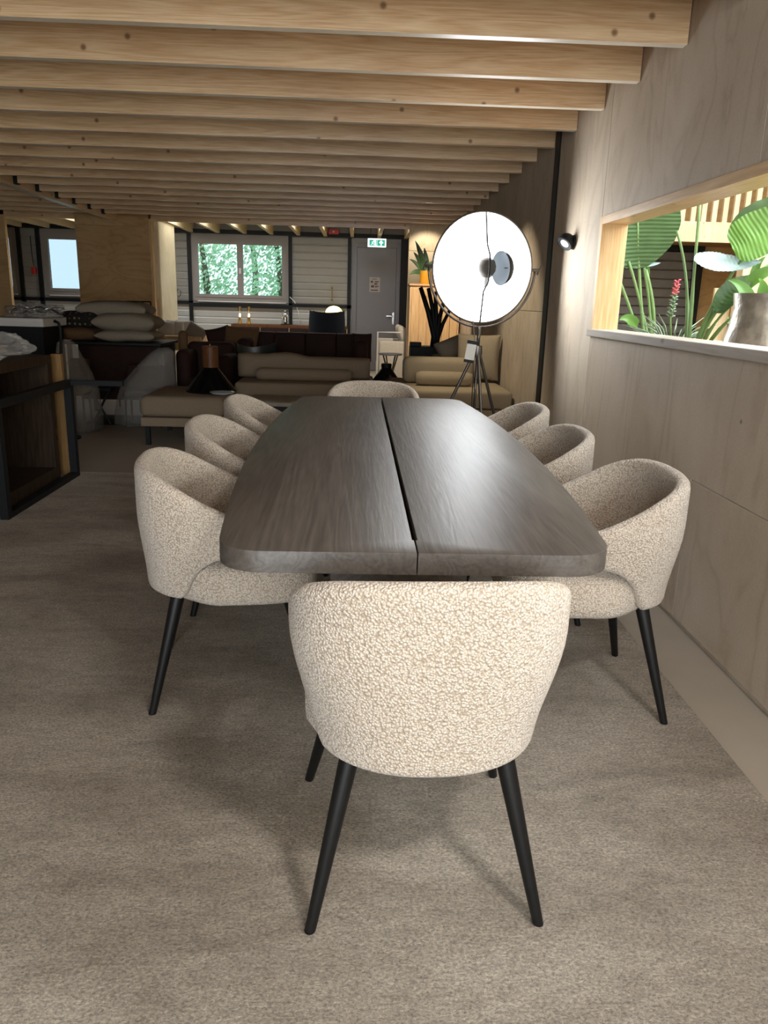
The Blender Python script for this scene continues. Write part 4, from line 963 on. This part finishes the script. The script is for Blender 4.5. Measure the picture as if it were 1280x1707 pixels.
def leaf(base, tip, ctrl, width, normal, fold=.25, n=10, taper=.5, jag=0, seed=0, wave=.0, ribs=0):
    """blade along a bent midrib: returns an MB; real thickness"""
    base, tip, ctrl, normal = Vector(base), Vector(tip), Vector(ctrl), Vector(normal).normalized()
    mb = MB(); rows = []
    for i in range(n+1):
        t_ = i/n; p = base*(1-t_)**2+ctrl*2*t_*(1-t_)+tip*t_*t_
        tg_ = ((ctrl-base)*(1-t_)+(tip-ctrl)*t_).normalized(); sd = tg_.cross(normal).normalized(); nn = sd.cross(tg_).normalized()
        wv = width*(math.sin(PI*min(1, t_*.98+.02)**taper))**.75 if 0 < t_ < 1 else width*.03
        wv *= 1+jag*noise.noise(Vector((t_*7, seed, 0)))
        row = []
        for k in range(-3, 4):
            q = k/3; row.append(p+sd*q*wv+nn*(fold*abs(q)*wv+(.0024*math.sin(2*PI*ribs*(t_-.10*abs(q))) if ribs else 0)+wave*width*noise.noise(Vector((t_*6, q*2, seed)))))
        rows.append(row)
    m_ = 7
    vv = [p for r in rows for p in r]; nn0 = normal*.002
    ff = [(i*m_+k, (i+1)*m_+k, (i+1)*m_+k+1, i*m_+k+1) for i in range(n) for k in range(m_-1)]
    mb.add(vv, ff); mb.add([p+nn0 for p in vv], ff)
    return mb
cam_n = Vector((-.1, -1, .25))
for bx2, tx2, w_ in (((707, 452), (689, 420), 4.5), ((709, 450), (692, 401), 5), ((704, 452), (682, 432), 3.5), ((703, 455), (682, 458), 4.5), ((712, 450), (707, 413), 4.5), ((712, 452), (724, 436), 5), ((708, 452), (700, 427), 5)):
    a, b_ = P(*bx2, Y), P(*tx2, Y+.04*random.uniform(-1, 1)); mid = (a+b_)/2+Vector((0, 0, .05))
    leaf(a, b_, mid, w_*Y/1330, cam_n, .2, 8).build('leaf', M['leaf_dark'], t, smooth=True)
# black branching trunk sculpture in a black trough
Y = 9.2; bx0, bx1 = P(683, 585, Y).x, P(735, 585, Y).x; zt2 = P(700, 577, Y).z
t = thing('black_trough', 'black planter trough under the branching black trunk', 'planter', ((bx0+bx1)/2, Y, FZ))
MB().rbox(bx0, bx1, Y-.12, Y+.18, FZ, zt2, .01, 2).build('body', M['steel_black'], t)
MB().rbox(bx0, bx0+.13, Y-.05, Y+.1, zt2, zt2+.045, .006, 2).build('block', M['steel_black'], t)
rt0 = P(724, 585, Y)
t = thing('branching_sculpture', 'branching black trunk sculpture rising in front of the plank cabinet', 'sculpture', (rt0.x, Y, zt2))
base_ = Vector((rt0.x, Y+.03, zt2-.002))
for pts_, r0_ in ((((724, 560), (714, 520), (701, 479)), .034), (((725, 560), (722, 520), (714, 480)), .03), (((726, 560), (727, 520), (725, 486)), .028), (((728, 562), (733, 528), (742, 494)), .028), (((730, 562), (738, 540), (750, 516)), .024)):
    pp = [base_]+[P(*q, Y+.03) for q in pts_]
    MB().tube(pp, [.055, r0_*1.15, r0_*.9, r0_*.75], 10).build('branch', M['steel_black'], t, smooth=True)
# grey cushions on a bench behind the right sofa
Y = 8.35; x0, x1 = P(732, 590, Y).x, P(800, 590, Y).x; zb = P(760, 592, Y).z
t = thing('bench', 'grey upholstered bench behind the right beige sofa', 'bench', ((x0+x1)/2, Y, FZ))
MB().rbox(x0-.05, WX-.03, Y-.2, Y+.4, .1, zb-.02, .03, 3).build('seat', M['greige'], t, smooth=True, ang=60)
for sx in (x0, WX-.1):
    for sy in (Y-.15, Y+.3): MB().box(sx, sx+.04, sy, sy+.04, FZ, .1).build('leg', M['steel_black'], t)
loose_pillow('scatter_cushion', 'olive grey cushion leaning nearest the black trunk', 'cushion', 752, 582, 8.26, 50, 38, .16, ((60, 'X'), (24, 'Z')), 'greige', 11)
loose_pillow('scatter_cushion', 'darker olive cushion behind the lamp tripod tag', 'cushion', 780, 586, 8.45, 46, 34, .14, ((58, 'X'), (20, 'Z')), 'brown_fab', 12)

# ------------------------------------------------------------------ left side: steel frame, crates, wrapped chairs, cushions
t = thing('steel_frame', 'black steel table frame standing on the rug at the left edge', 'table frame', (-2.05, 5.02, 0))
zf = P(118, 634, 5.55).z; bb = .05
MB().box(-2.075, -2.025, 4.40, 4.455, 0, zf-.05).build('post', M['steel_black'], t)
MB().box(-2.075, -2.025, 5.545, 5.60, 0, zf-.05).build('post', M['steel_black'], t)
MB().box(-2.075, -2.025, 4.40, 5.60, zf-.05, zf).build('top_rail', M['steel_black'], t)
MB().box(-2.075, -2.025, 4.455, 5.545, 0, .035).build('floor_rail', M['steel_black'], t)
MB().box(-2.025, P(205, 634, 5.57).x, 5.555, 5.59, zf-.035, zf).build('cross_rail', M['steel_black'], t)
# open crate cabinet behind the frame
cz = P(60, 601, 5.0).z
def crate(x0, x1, y0, y1, z0, z1, label, mat='crate', nm='crate_cabinet'):
    t = thing(nm, label, 'crate', ((x0+x1)/2, (y0+y1)/2, z0)); th = .06
    MB().box(x0, x1, y0, y0+th, z0, z1).build('side_panel', M[mat], t); MB().box(x0, x1, y1-th, y1, z0, z1).build('side_panel', M[mat], t)
    MB().box(x0, x1, y0+th, y1-th, z0, z0+.09).build('bottom_panel', M[mat], t); MB().box(x0, x1, y0+th, y1-th, z1-th, z1).build('top_panel', M[mat], t)
    MB().box(x0, x0+.02, y0+th, y1-th, z0+.09, z1-th).build('back_panel', M[mat], t)
    return t
crate(-2.65, -2.13, 4.62, 5.50, 0, cz, 'dark brown open wooden crate standing behind the steel frame')
MB_ = MB().rbox(-2.62, -2.40, 5.66, 5.70, 0, P(95, 588, 5.66).z, .003, 1)
bd = P(86, 600, 5.66).x, P(103, 600, 5.66).x
tag(MB().rbox(bd[0], bd[1]+.0, 5.64, 5.685, FZ, P(95, 590, 5.66).z, .003, 1).build('raw_board', M['board']), 'upright raw timber board beside the dark crate', 'board')
q = P(8, 630, 4.9)
t = thing('small_carton', 'small worn carton on the dark crate at the left edge', 'carton', (q.x, 4.8, cz))
# crumpled wrap on the crate
def crumple(name, label, cat, c, rx_, ry_, rz_, mat, seed, amp=.35, n=28):
    bm = bmesh.new(); bmesh.ops.create_icosphere(bm, subdivisions=4, radius=1)
    for v in bm.verts:
        p = v.co.normalized(); k = 1+amp*(noise.noise(p*2.3+Vector((seed, 0, 0)))+.6*abs(noise.noise(p*5.5+Vector((0, seed, 0))))-.3+.25*noise.noise(p*12))
        v.co = Vector((p.x*rx_*k, p.y*ry_*k, max(-.92, p.z)*rz_*k))
    zmin = min(v.co.z for v in bm.verts)
    for v in bm.verts: v.co.z = max(v.co.z, -rz_*.6)
    o = MB().frombm(bm, T(Vector(c)+Vector((0, 0, rz_*.6)))).build(name, M[mat], smooth=False)
    return tag(o, label, cat)
bpy.data.objects.remove(t)
crumple('plastic_wrap', 'crumpled clear plastic wrap heaped on the dark crate', 'plastic wrap', (-2.42, 4.93, cz+.002), .24, .24, .06, 'film', 3, .55)
crumple('plastic_wrap', 'white crumpled plastic sheet on the far end of the crate, next to the raw board', 'plastic wrap', (-2.36, 5.40, cz+.002), .15, .10, .085, 'film', 9, .5)
# second crate at the very edge
crate(-2.75, -2.30, 3.95, 4.5, 0, P(8, 612, 4.5).z-.0, 'short dark crate at the left picture edge in front of the tall one')
# white worktop with wires far left
Y = 7.5; x0, x1 = P(-40, 540, Y).x, P(72, 540, Y).x; z1 = P(60, 531, Y).z; z0 = P(60, 545, Y).z
t = thing('white_counter', 'long counter with a thick white top at the left, strewn with wires', 'counter', ((x0+x1)/2, Y+.3, FZ))
MB().rbox(x0, x1, Y, Y+.6, z0, z1, .004, 1).build('worktop', M['white_paint'], t)
MB().box(x0+.03, x1-.03, Y+.05, Y+.58, FZ, z0).build('body', M['steel_black'], t)
crumple('wire_tangle', 'tangle of wires and crumpled film on the white counter', 'wires', (P(40, 520, Y).x, Y+.25, z1+.002), .26, .2, .085, 'film_dim', 21, .6)
crumple('foil_ball', 'crumpled clear film ball on the right end of the white counter', 'plastic wrap', (P(93, 533, Y).x-.16, Y+.2, z1+.001), .05, .05, .045, 'film', 5, .4)
tt = thing('wire_bundle', 'loose dark wires looping over the white counter', 'wires', (P(50, 520, Y).x, Y+.2, z1))
for k in range(7):
    cxw = P(15+10*k, 520, Y).x; pts = []
    for j in range(9):
        a = j*.75+k; pts.append((cxw+.09*math.cos(a), Y+.18+.08*math.sin(a*1.3), z1+.035+.07*abs(math.sin(a*.7+k))))
    MB().tube(pts, .005, 5).build('wire', M['steel_black'] if k % 2 else M['chrome'], tt, smooth=True)
# dark table with the cushion pile
Y = 8.2; x0, x1 = P(104, 570, Y).x, P(268, 570, Y).x; zt = P(180, 570.5, Y).z
t = thing('dark_table', 'dark rectangular table carrying the pile of cushions', 'table', ((x0+x1)/2, Y+.35, FZ))
MB().rbox(x0, x1, Y, Y+.8, zt-.03, zt, .005, 1).build('tabletop', M['leg_black'], t)
MB().box(x0+.05, x1-.05, Y+.3, Y+.75, .18, zt-.03).build('drawer_body', M['leather'], t)
for sx in (x0+.03, x1-.07):
    for sy in (Y+.03, Y+.72): MB().box(sx, sx+.04, sy, sy+.04, FZ, zt-.03).build('leg', M['steel_black'], t)
dots = M['dots'] = None
m, nt, b = new_mat('dotted_fabric'); vec = coords(nt, (16, 16, 16)); vo = N(nt, 'ShaderNodeTexVoronoi'); vo.inputs['Randomness'].default_value = .15; L(nt, vec, vo.inputs['Vector']); vo.inputs['Scale'].default_value = 1.2
r_ = ramp(nt, [(.22, s2l('8a744c')), (.3, s2l('1b1814'))]); L(nt, vo.outputs['Distance'], r_.inputs['Fac']); L(nt, r_.outputs['Color'], b.inputs['Base Color']); b.inputs['Roughness'].default_value = .9; M['dots'] = m
def flat_pillow(px0, px1, py0, py1, Yc, mat, label, depth=.46, tilt=0, seed=0, zb=None):
    a, b_ = P(px0, (py0+py1)/2, Yc), P(px1, (py0+py1)/2, Yc); zt_, z0_ = P((px0+px1)/2, py0, Yc).z, P((px0+px1)/2, py1, Yc).z
    if zb is not None: z0_ = zb
    o = MB().pillow(b_.x-a.x, depth, (zt_-z0_)*1.02, T((a.x+b_.x)/2, Yc, (zt_+z0_)/2) @ R(tilt, 'Y'), seed=seed, n=18).build('cushion', M[mat], smooth=True)
    return tag(o, label, 'cushion', 'cushions piled on the dark table')
flat_pillow(102, 169, 544, 570, 8.5, 'brown_fab', 'brown cushion at the bottom left of the pile', seed=1, zb=zt+.001)
flat_pillow(168, 266, 549, 570, 8.45, 'greige', 'greige cushion at the bottom right of the pile', seed=2, zb=zt+.001)
flat_pillow(99, 172, 519, 546, 8.5, 'dots', 'black cushion with small gold dots in the pile', seed=3)
flat_pillow(163, 266, 522, 552, 8.45, 'greige', 'plump greige cushion on the right of the pile, second from the bottom', seed=4)
flat_pillow(137, 252, 502, 530, 8.6, 'greige', 'broad greige cushion on top of the pile', seed=5)
# thin black metal stand behind the pile
t = thing('metal_stand', 'thin black metal frame standing behind the cushion pile', 'frame', (P(220, 510, 9.3).x, 9.3, FZ))
a, b_, c2 = P(189, 502, 9.3), P(238, 503, 9.3), P(251, 503, 9.3)
MB().tube([a, c2], .008, 6).build('rail', M['steel_black'], t)
for q in (a, b_, c2): MB().tube([q, (q.x, 9.3, FZ)], .008, 6).build('leg', M['steel_black'], t)
# curved black floor lamp beside the counter
t = thing('arched_stand', 'black arched metal stand between the counter and the cushion table', 'stand', (P(101, 600, 7.15).x, 7.15, FZ))
aq = [P(90, 535, 7.15), P(97, 538, 7.15), P(101, 548, 7.15), P(102, 600, 7.15)]
MB().tube(aq+[Vector((aq[-1].x, 7.15, .0))], .014, 8).build('arch', M['steel_black'], t, smooth=True)
MB().lathe([(1e-4, FZ), (.12, FZ), (.12, .006), (1e-4, .012)], T(aq[-1].x, 7.15, 0), 20).build('base', M['steel_black'], t)

# chairs wrapped in plastic
def wrapped_chair(label, cx_, cy_, prof, seed, mat, chairmat='leather', n=40, seat=(.2, .2, .42, .42)):
    """prof: list of (z, centre dx, half width, half depth) from floor to top of the film bag"""
    t = thing('wrapped_chair', label, 'chair', (cx_, cy_, FZ))
    rings = []
    for zi, (z, ox, hw, hd) in enumerate(prof):
        ring = []
        for k in range(n):
            a = k*2*PI/n; nz = noise.noise(Vector((math.cos(a)*2.2+seed, math.sin(a)*2.2, z*3.0)))+.5*noise.noise(Vector((math.cos(a)*6+seed, math.sin(a)*6, z*5)))
            f_ = 1+.16*nz; ca, sa = math.cos(a), math.sin(a)
            ring.append(Vector((cx_+ox+hw*f_*math.copysign(abs(ca)**.8, ca), cy_+hd*f_*math.copysign(abs(sa)**.8, sa), z)))
        rings.append(ring)
    MB().loft(rings, True, True).build('plastic_cover', M[mat], t, smooth=True)
    w_, d_, sz_, bz_ = seat
    MB().rbox(cx_-w_, cx_+w_, cy_-d_, cy_+d_, sz_-.08, sz_, .03, 3).build('seat', M[chairmat], t, smooth=True, ang=60)
    MB().rbox(cx_-w_, cx_+w_, cy_+d_-.06, cy_+d_, sz_, bz_, .025, 3).build('backrest', M[chairmat], t, smooth=True, ang=60)
    for sx in (-1, 1):
        for sy in (-1, 1): MB().tube([(cx_+sx*(w_-.03), cy_+sy*(d_-.03), sz_-.07), (cx_+sx*(w_-.02), cy_+sy*(d_-.02), FZ)], .012, 8).build('leg', M['steel_black'], t)
Y = 7.6
c = P(128, 620, Y); zt3 = P(120, 566, Y).z
wrapped_chair('dark chair under clear plastic beneath the left of the cushion table', c.x, Y, [(FZ+.01, .03, .17, .2), (.2, .03, .16, .2), (.38, .02, .15, .2), (.55, -.02, .14, .18), (.7, -.06, .11, .14), (zt3-.03, -.08, .07, .09), (zt3, -.08, .03, .04)], 2, 'film_dim', seat=(.10, .12, .42, .68))
Y = 7.9
c = P(240, 650, Y); zt4 = P(275, 581, Y).z
wrapped_chair('dark chair wrapped in grey plastic film beside the footstool', c.x-.02, Y+.1, [(FZ+.01, -.02, .27, .17), (.12, -.02, .27, .17), (.3, .0, .28, .17), (.42, .05, .26, .17), (.52, .10, .21, .16), (.62, .14, .17, .16), (zt4-.05, .2, .12, .12), (zt4, .22, .05, .06)], 5, 'film_dim', seat=(.2, .13, .36, .6))
# dark mat under it
q = PZ(190, 706, FZ)
tag(MB().rbox(q.x-.28, q.x+.40, q.y-.1, q.y+.55, FZ, FZ+.008, .003, 1).build('floor_mat', M['leg_black']), 'thin dark mat under the grey wrapped chair', 'mat')
# folding metal trestle under cushion table
t = thing('folding_trestle', 'folded black metal trestle on the floor between the wrapped chairs', 'trestle', (P(165, 660, 7.95).x, 7.95, FZ))
a, b_ = P(150, 648, 7.95), P(182, 676, 7.95)
MB().tube([a, Vector((b_.x, 7.95, FZ+.015))], .012, 8).build('leg', M['steel_black'], t); MB().tube([Vector((b_.x, 8.0, a.z)), Vector((a.x, 8.0, FZ+.015))], .012, 8).build('leg', M['steel_black'], t)
MB().box(a.x-.03, b_.x+.03, 7.93, 8.02, a.z-.02, a.z+.01).build('top_bar', M['steel_black'], t)

# ------------------------------------------------------------------ planted hall beyond the right wall
HX = 6.4
struct(MB().box(HX, HX+.1, FRONT_Y, YB, -.2, 2.85).box(HX, HX+.1, 3.5, YB, 2.85, 5.3).box(HX, HX+.1, FRONT_Y, -2.1, 2.85, 5.3).build('wall_hall_right', M['ply_pale'], weld=False), 'pale plywood wall on the far side of the planted hall')
struct(MB().box(WX+WT, HX, FRONT_Y-.1, FRONT_Y, -.2, 5.3).build('wall_hall_front', M['ply_pale']), 'plywood wall of the hall behind the camera')
wh = MB().box(WX+WT, HX, 12.0, 12.1, -.2, 5.3)
wall_h = struct(wh.build('wall_hall_back', M['ply_warm']), 'plywood back wall of the planted hall')
struct(MB().box(WX+.02, WX+WT, FRONT_Y, 12.0, 2.76, 5.3).build('wall_hall_left', M['ply_pale']), 'upper hall wall above the showroom ceiling')
hc = MB(); hc.box(WX, HX+.1, 6.5, 12.1, 5.2, 5.3).box(WX, HX+.1, FRONT_Y-.1, -2.1, 5.2, 5.3)
for yy in (-.4, 1.6, 3.6): hc.box(WX, HX+.1, yy-.04, yy+.04, 5.2, 5.3)
struct(hc.build('ceiling_hall', M['ply_pale'], weld=False), 'hall roof with a wide rooflight opening')
# ribbed shutter
sa, sb = P(1018, 420, 11.9), P(1142, 560, 11.9)
t = thing('ribbed_shutter', 'dark grey ribbed shutter seen through the plants in the hall', 'shutter', ((sa.x+sb.x)/2, 11.9, FZ))
zs = P(1100, 418, 11.9).z; n = 16
for k in range(n):
    z0 = zs*k/n; z1 = zs*(k+1)/n
    MB().rbox(sa.x, sb.x, 11.93, 11.955, z0+.004, z1-.004, .01, 1).build('slat', simple('shutter_grey', s2l('76767a'), .5, .2) if k == 0 else bpy.data.materials['shutter_grey'], t)
MB().box(sb.x, sb.x+.12, 11.86, 11.99, FZ, zs+.08).build('side_guide', M['steel_black'], t); MB().box(sa.x-.05, sb.x, 11.86, 11.99, zs, zs+.08).build('head_box', M['steel_black'], t)
# gallery: edge beam, floor and balusters
g0, g1 = P(1128, 374, 9.6), P(1128, 402, 9.6); gx1 = HX
t = struct(MB().box(P(1095, 390, 9.6).x, gx1, 9.6, 9.68, g1.z, g0.z).build('trim_6', M['pine_pale']), 'pine edge beam of the hall gallery')
struct(MB().box(P(1095, 390, 9.6).x, gx1, 9.69, 12.0, g0.z-.06, g0.z).build('gallery_floor', M['deck']), 'floor of the hall gallery')
bl = thing('balustrade', 'pale pine balustrade of close upright slats on the hall gallery', 'balustrade', ((g0.x+gx1)/2, 9.6, g0.z))
b0 = None; xx = P(1136, 350, 9.6).x; k = 0; zt5 = g0.z+.95
while xx < gx1-.1:
    if b0 is None: b0 = MB().box(xx, xx+.058, 9.62, 9.66, g0.z, zt5).build('baluster', M['pine_pale'], bl); xx0 = xx
    else:
        q = b0.copy(); COL.objects.link(q); q.location.x += xx-xx0
    xx += .128
MB().box(P(1136, 350, 9.6).x, gx1, 9.60, 9.70, zt5, zt5+.05).build('handrail', M['pine_y'], bl)
MB().box(P(1136, 350, 9.6).x, gx1, 9.61, 9.67, g0.z, g0.z+.04).build('foot_rail', M['pine_pale'], bl)
# plywood pier and leaning boards
q0, q1 = P(1243, 420, 8.8), P(1300, 420, 8.8)
struct(MB().box(q0.x, q0.x+1.2, 8.8, 8.95, FZ, g1.z).build('wall_hall_pier', M['ply_pale']), 'pale plywood pier under the hall gallery')
for px0, px1, lab in ((1183, 1212, 'pale plank leaning in the hall, left of two'), (1216, 1236, 'pale plank leaning in the hall, right of two')):
    a, b_ = P(px0+8, 480, 9.2), P(px1+8, 480, 9.2)
    tag(MB().rbox(a.x, b_.x, 9.18, 9.22, FZ, a.z, .003, 1).build('leaning_plank', M['pine_pale']), lab, 'plank')

# planter trough behind the wall
PY0, PY1, PZt = 2.6, 5.6, 1.06
t = thing('planter_trough', 'long planter trough full of soil behind the wall opening', 'planter', (1.95, 4.1, FZ))
MB().box(WX+WT+.03, 2.45, PY0, PY0+.05, FZ, PZt+.04).box(WX+WT+.03, 2.45, PY1-.05, PY1, FZ, PZt+.04).box(WX+WT+.03, WX+WT+.07, PY0+.05, PY1-.05, FZ, PZt+.04).box(2.41, 2.45, PY0+.05, PY1-.05, FZ, PZt+.04).build('side_boards', M['pine_y'], t, weld=False)
MB().box(WX+WT+.07, 2.41, PY0+.05, PY1-.05, PZt-.2, PZt).build('soil', M['soil'], t)
def stalk(t, pts, r, mat='stalk'):
    MB().tube(pts, r, 8).build('stalk', M[mat], t, smooth=True)
# strelitzia with the big dark leaf
YA = 5.15
def A(px, py, dy=0): return P(px, py, YA+dy)
ba = PZ(1075, 556, PZt); ba = P(1076, 562, YA); ba.z = PZt
t = thing('bird_of_paradise', 'bird of paradise plant with one big dark upright leaf at the left of the opening', 'plant', ba)
def curve(a, b_, c_, n=8): return [a*(1-i/n)**2+b_*2*(i/n)*(1-i/n)+c_*(i/n)**2 for i in range(n+1)]
fn = Vector((-.35, -.9, .1))
stalk(t, curve(ba, A(1064, 470), A(1063, 366)), [.012]*3+[.010]*3+[.006]*3)
stalk(t, curve(ba+Vector((.03, 0, 0)), A(1068, 500), A(1048, 436)), [.012]*3+[.009]*6)
stalk(t, curve(ba+Vector((.05, .02, 0)), A(1085, 500), A(1072, 440)), [.013]*3+[.009]*6)
stalk(t, curve(ba+Vector((-.03, 0, 0)), A(1058, 530), A(1030, 462)), [.01]*9)
stalk(t, curve(ba+Vector((.06, .02, 0)), A(1096, 520), A(1076, 450)), [.012]*9)
leaf(A(1060, 448), A(1082, 268), A(1062, 360), .25, fn, .10, 150, .85, .03, 2, .04, 26).build('leaf', M['leaf_dark'], t, smooth=True)
leaf(A(1066, 437, .03), A(1098, 420, .03), A(1085, 423, .03), .03, fn, .2, 8).build('leaf', M['leaf_pale'], t, smooth=True)
leaf(A(1070, 440, .04), A(1101, 438, .04), A(1086, 442, .04), .016, fn, .2, 8).build('leaf', M['leaf_pale'], t, smooth=True)
leaf(A(1073, 440, .05), A(1082, 459, .05), A(1080, 450, .05), .02, fn, .2, 8).build('leaf', M['leaf'], t, smooth=True)
leaf(A(1030, 462), A(1036, 435), A(1030, 450), .02, fn, .2, 8).build('leaf', M['leaf_pale'], t, smooth=True)
leaf(A(1062, 545, -.05), A(1032, 534, -.05), A(1048, 522, -.05), .035, fn, .15, 8).build('leaf', M['leaf'], t, smooth=True)
# strelitzia on the right with the bright leaves
YC = 4.05
def C_(px, py, dy=0): return P(px, py, YC+dy)
bc = C_(1150, 566); bc.z = PZt
t = thing('bird_of_paradise', 'bird of paradise plant with bright ribbed leaves reaching right across the opening', 'plant', bc)
stalk(t, curve(bc, C_(1155, 470), C_(1167, 335)), [.011]*4+[.008]*5)
stalk(t, curve(bc+Vector((-.01, .02, 0)), C_(1155, 470, .1), C_(1128, 385, .1)), [.010]*4+[.007]*5)
stalk(t, curve(bc+Vector((.02, 0, 0)), C_(1195, 470, -.1), C_(1282, 378, -.15)), [.013]*4+[.008]*5)
stalk(t, curve(bc+Vector((.03, .01, 0)), C_(1190, 490, -.1), C_(1285, 440, -.2)), [.011]*4+[.007]*5)
stalk(t, curve(bc+Vector((.04, -.02, 0)), C_(1185, 530, -.1), C_(1240, 492, -.15)), [.010]*4+[.006]*5)
stalk(t, curve(bc+Vector((.06, -.02, 0)), C_(1200, 530, -.15), C_(1292, 475, -.25)), [.010]*4+[.006]*5)
f2 = Vector((-.3, -.9, .35))
leaf(C_(1220, 414, -.12), C_(1400, 318, -.3), C_(1275, 385, -.18), .115, f2, .15, 120, .55, .05, 4, .06, 22).build('leaf', M['leaf'], t, smooth=True)
leaf(C_(1222, 398, .05), C_(1340, 318, -.05), C_(1250, 352, 0), .062, f2, .2, 60, .7, .08, 6, .08, 14).build('leaf', M['leaf_dark'], t, smooth=True)
leaf(C_(1157, 428, -.05), C_(1270, 436, -.15), C_(1210, 448, -.1), .056, Vector((-.2, -.75, .6)), .12, 90, .7, .10, 9, .08, 16).build('leaf', M['leaf_pale'], t, smooth=True)
leaf(C_(1195, 522, -.12), C_(1262, 462, -.18), C_(1212, 478, -.15), .055, f2, .2, 60, .8, .08, 12, .06, 12).build('leaf', M['leaf_dark'], t, smooth=True)
leaf(C_(1235, 486, -.15), C_(1300, 448, -.25), C_(1262, 452, -.2), .032, f2, .2, 10, .8, .1, 14, .08).build('leaf', M['leaf'], t, smooth=True)
leaf(C_(1255, 465, -.1), C_(1276, 428, -.1), C_(1258, 440, -.1), .02, f2, .2, 8).build('leaf', M['leaf'], t, smooth=True)
# grassy plant with a pink flower spike
YG = 4.35
bg_ = P(1122, 562, YG); bg_.z = PZt
t = thing('pink_flowering_plant', 'grey-green spiky plant with one pink flower spike in the opening', 'plant', bg_)
for k in range(26):
    a = random.uniform(0, 2*PI); ln = random.uniform(.2, .34); up = random.uniform(.5, 1.3)
    dv = Vector((math.cos(a), math.sin(a), up)).normalized()*ln
    MB().tube([bg_+Vector((math.cos(a)*.02, math.sin(a)*.02, 0)), bg_+dv*.55+Vector((0, 0, .02)), bg_+dv-Vector((0, 0, .015))], [.006, .005, .001], 5).build('blade', M['grass_blade'], t, smooth=True)
s0, s1 = P(1117, 530, YG), P(1129, 470, YG)
stalk(t, [bg_, s0, s1], [.006, .006, .004])
for k in range(40):
    f_ = k/39; p = s0.lerp(s1, f_*1.0); a = k*2.4; rr2 = .028*(1-.3*f_)
    e_ = p+Vector((math.cos(a)*rr2, math.sin(a)*rr2, .012))
    MB().tube([p, p.lerp(e_, .6)+Vector((0, 0, .004)), e_], [.004, .006, .002], 5).build('floret', M['bloom'] if f_ > .62 else M['grass_blade'], t, smooth=True)
# textured silver vase
Yv = 3.42; v0 = P(1290, 500, Yv); zv = PZt+.002; hv = P(1250, 489, Yv).z-zv
t = thing('silver_vase', 'large silver textured vase at the right end of the opening', 'vase', (v0.x, Yv, zv))
MB().lathe([(1e-4, 0), (.155, 0), (.19, hv*.12), (.187, hv*.3), (.168, hv*.55), (.158, hv*.8), (.166, hv), (.153, hv), (.147, hv*.8), (1e-4, hv*.75)], T(v0.x, Yv, zv), 48).build('body', M['silver_pot'], t, smooth=True, ang=50)
for k in range(5):
    a = k*1.3; b2 = Vector((v0.x+.08*math.cos(a), Yv+.08*math.sin(a), zv+hv*.76)); leaf(b2, b2+Vector((.12*math.cos(a), .1*math.sin(a), .13)), b2+Vector((.05*math.cos(a), 0, .12)), .03, f2, .2, 8).build('leaf', M['leaf'], t, smooth=True)
sm = P(1221, 535, 4.1)
t = thing('small_sprig', 'small green sprig beside the silver vase', 'plant', (sm.x, 4.1, PZt))
stalk(t, [(sm.x, 4.1, PZt), sm], .004)
for k in range(7):
    a = k*2*PI/7; leaf(sm, sm+Vector((.045*math.cos(a), -.01, .03*math.sin(a))), sm+Vector((.02*math.cos(a), -.01, .025*math.sin(a)+.006)), .01, cam_n, .1, 6).build('leaf', M['leaf'], t)

# ------------------------------------------------------------------ trees outside the back window
def tree(x, y, h, rw, seed, label):
    rnd = random.Random(seed)
    t = thing('garden_tree', label, 'tree', (x, y, -.1), group='trees outside the back window')
    MB().tube([(x, y, -.1), (x+.1, y, h*.4), (x-.05, y, h*.75)], [.11, .08, .04], 8).build('trunk', M['bark'], t, smooth=True)
    mb = MB()
    for k in range(4200):
        a, r_, zz = rnd.uniform(0, 2*PI), rw*rnd.random()**.5, rnd.uniform(-.12, 1)
        p = Vector((x+r_*math.cos(a), y+r_*math.sin(a)*.6, .4+h*max(0, zz)*.95)); n_ = Vector((rnd.gauss(0, 1), rnd.gauss(0, 1), rnd.gauss(0, 1))).normalized(); s_ = rnd.uniform(.03, .075)
        u_ = n_.orthogonal().normalized(); v_ = n_.cross(u_)
        mb.add([p-u_*s_, p-v_*s_*.5, p+u_*s_, p+v_*s_*.5], [(0, 1, 2, 3)])
    o = mb.build('foliage', M['outdoor_leaf'], t, weld=False); o['kind'] = 'stuff'
tree(-3.55, 18.4, 3.8, .8, 1, 'loose green tree filling the left window pane')
tree(-1.85, 18.4, 3.6, .75, 2, 'green tree in the right window pane')
tree(-2.75, 20.8, 4.6, 1.5, 3, 'taller wide green tree further back behind the window mullion')
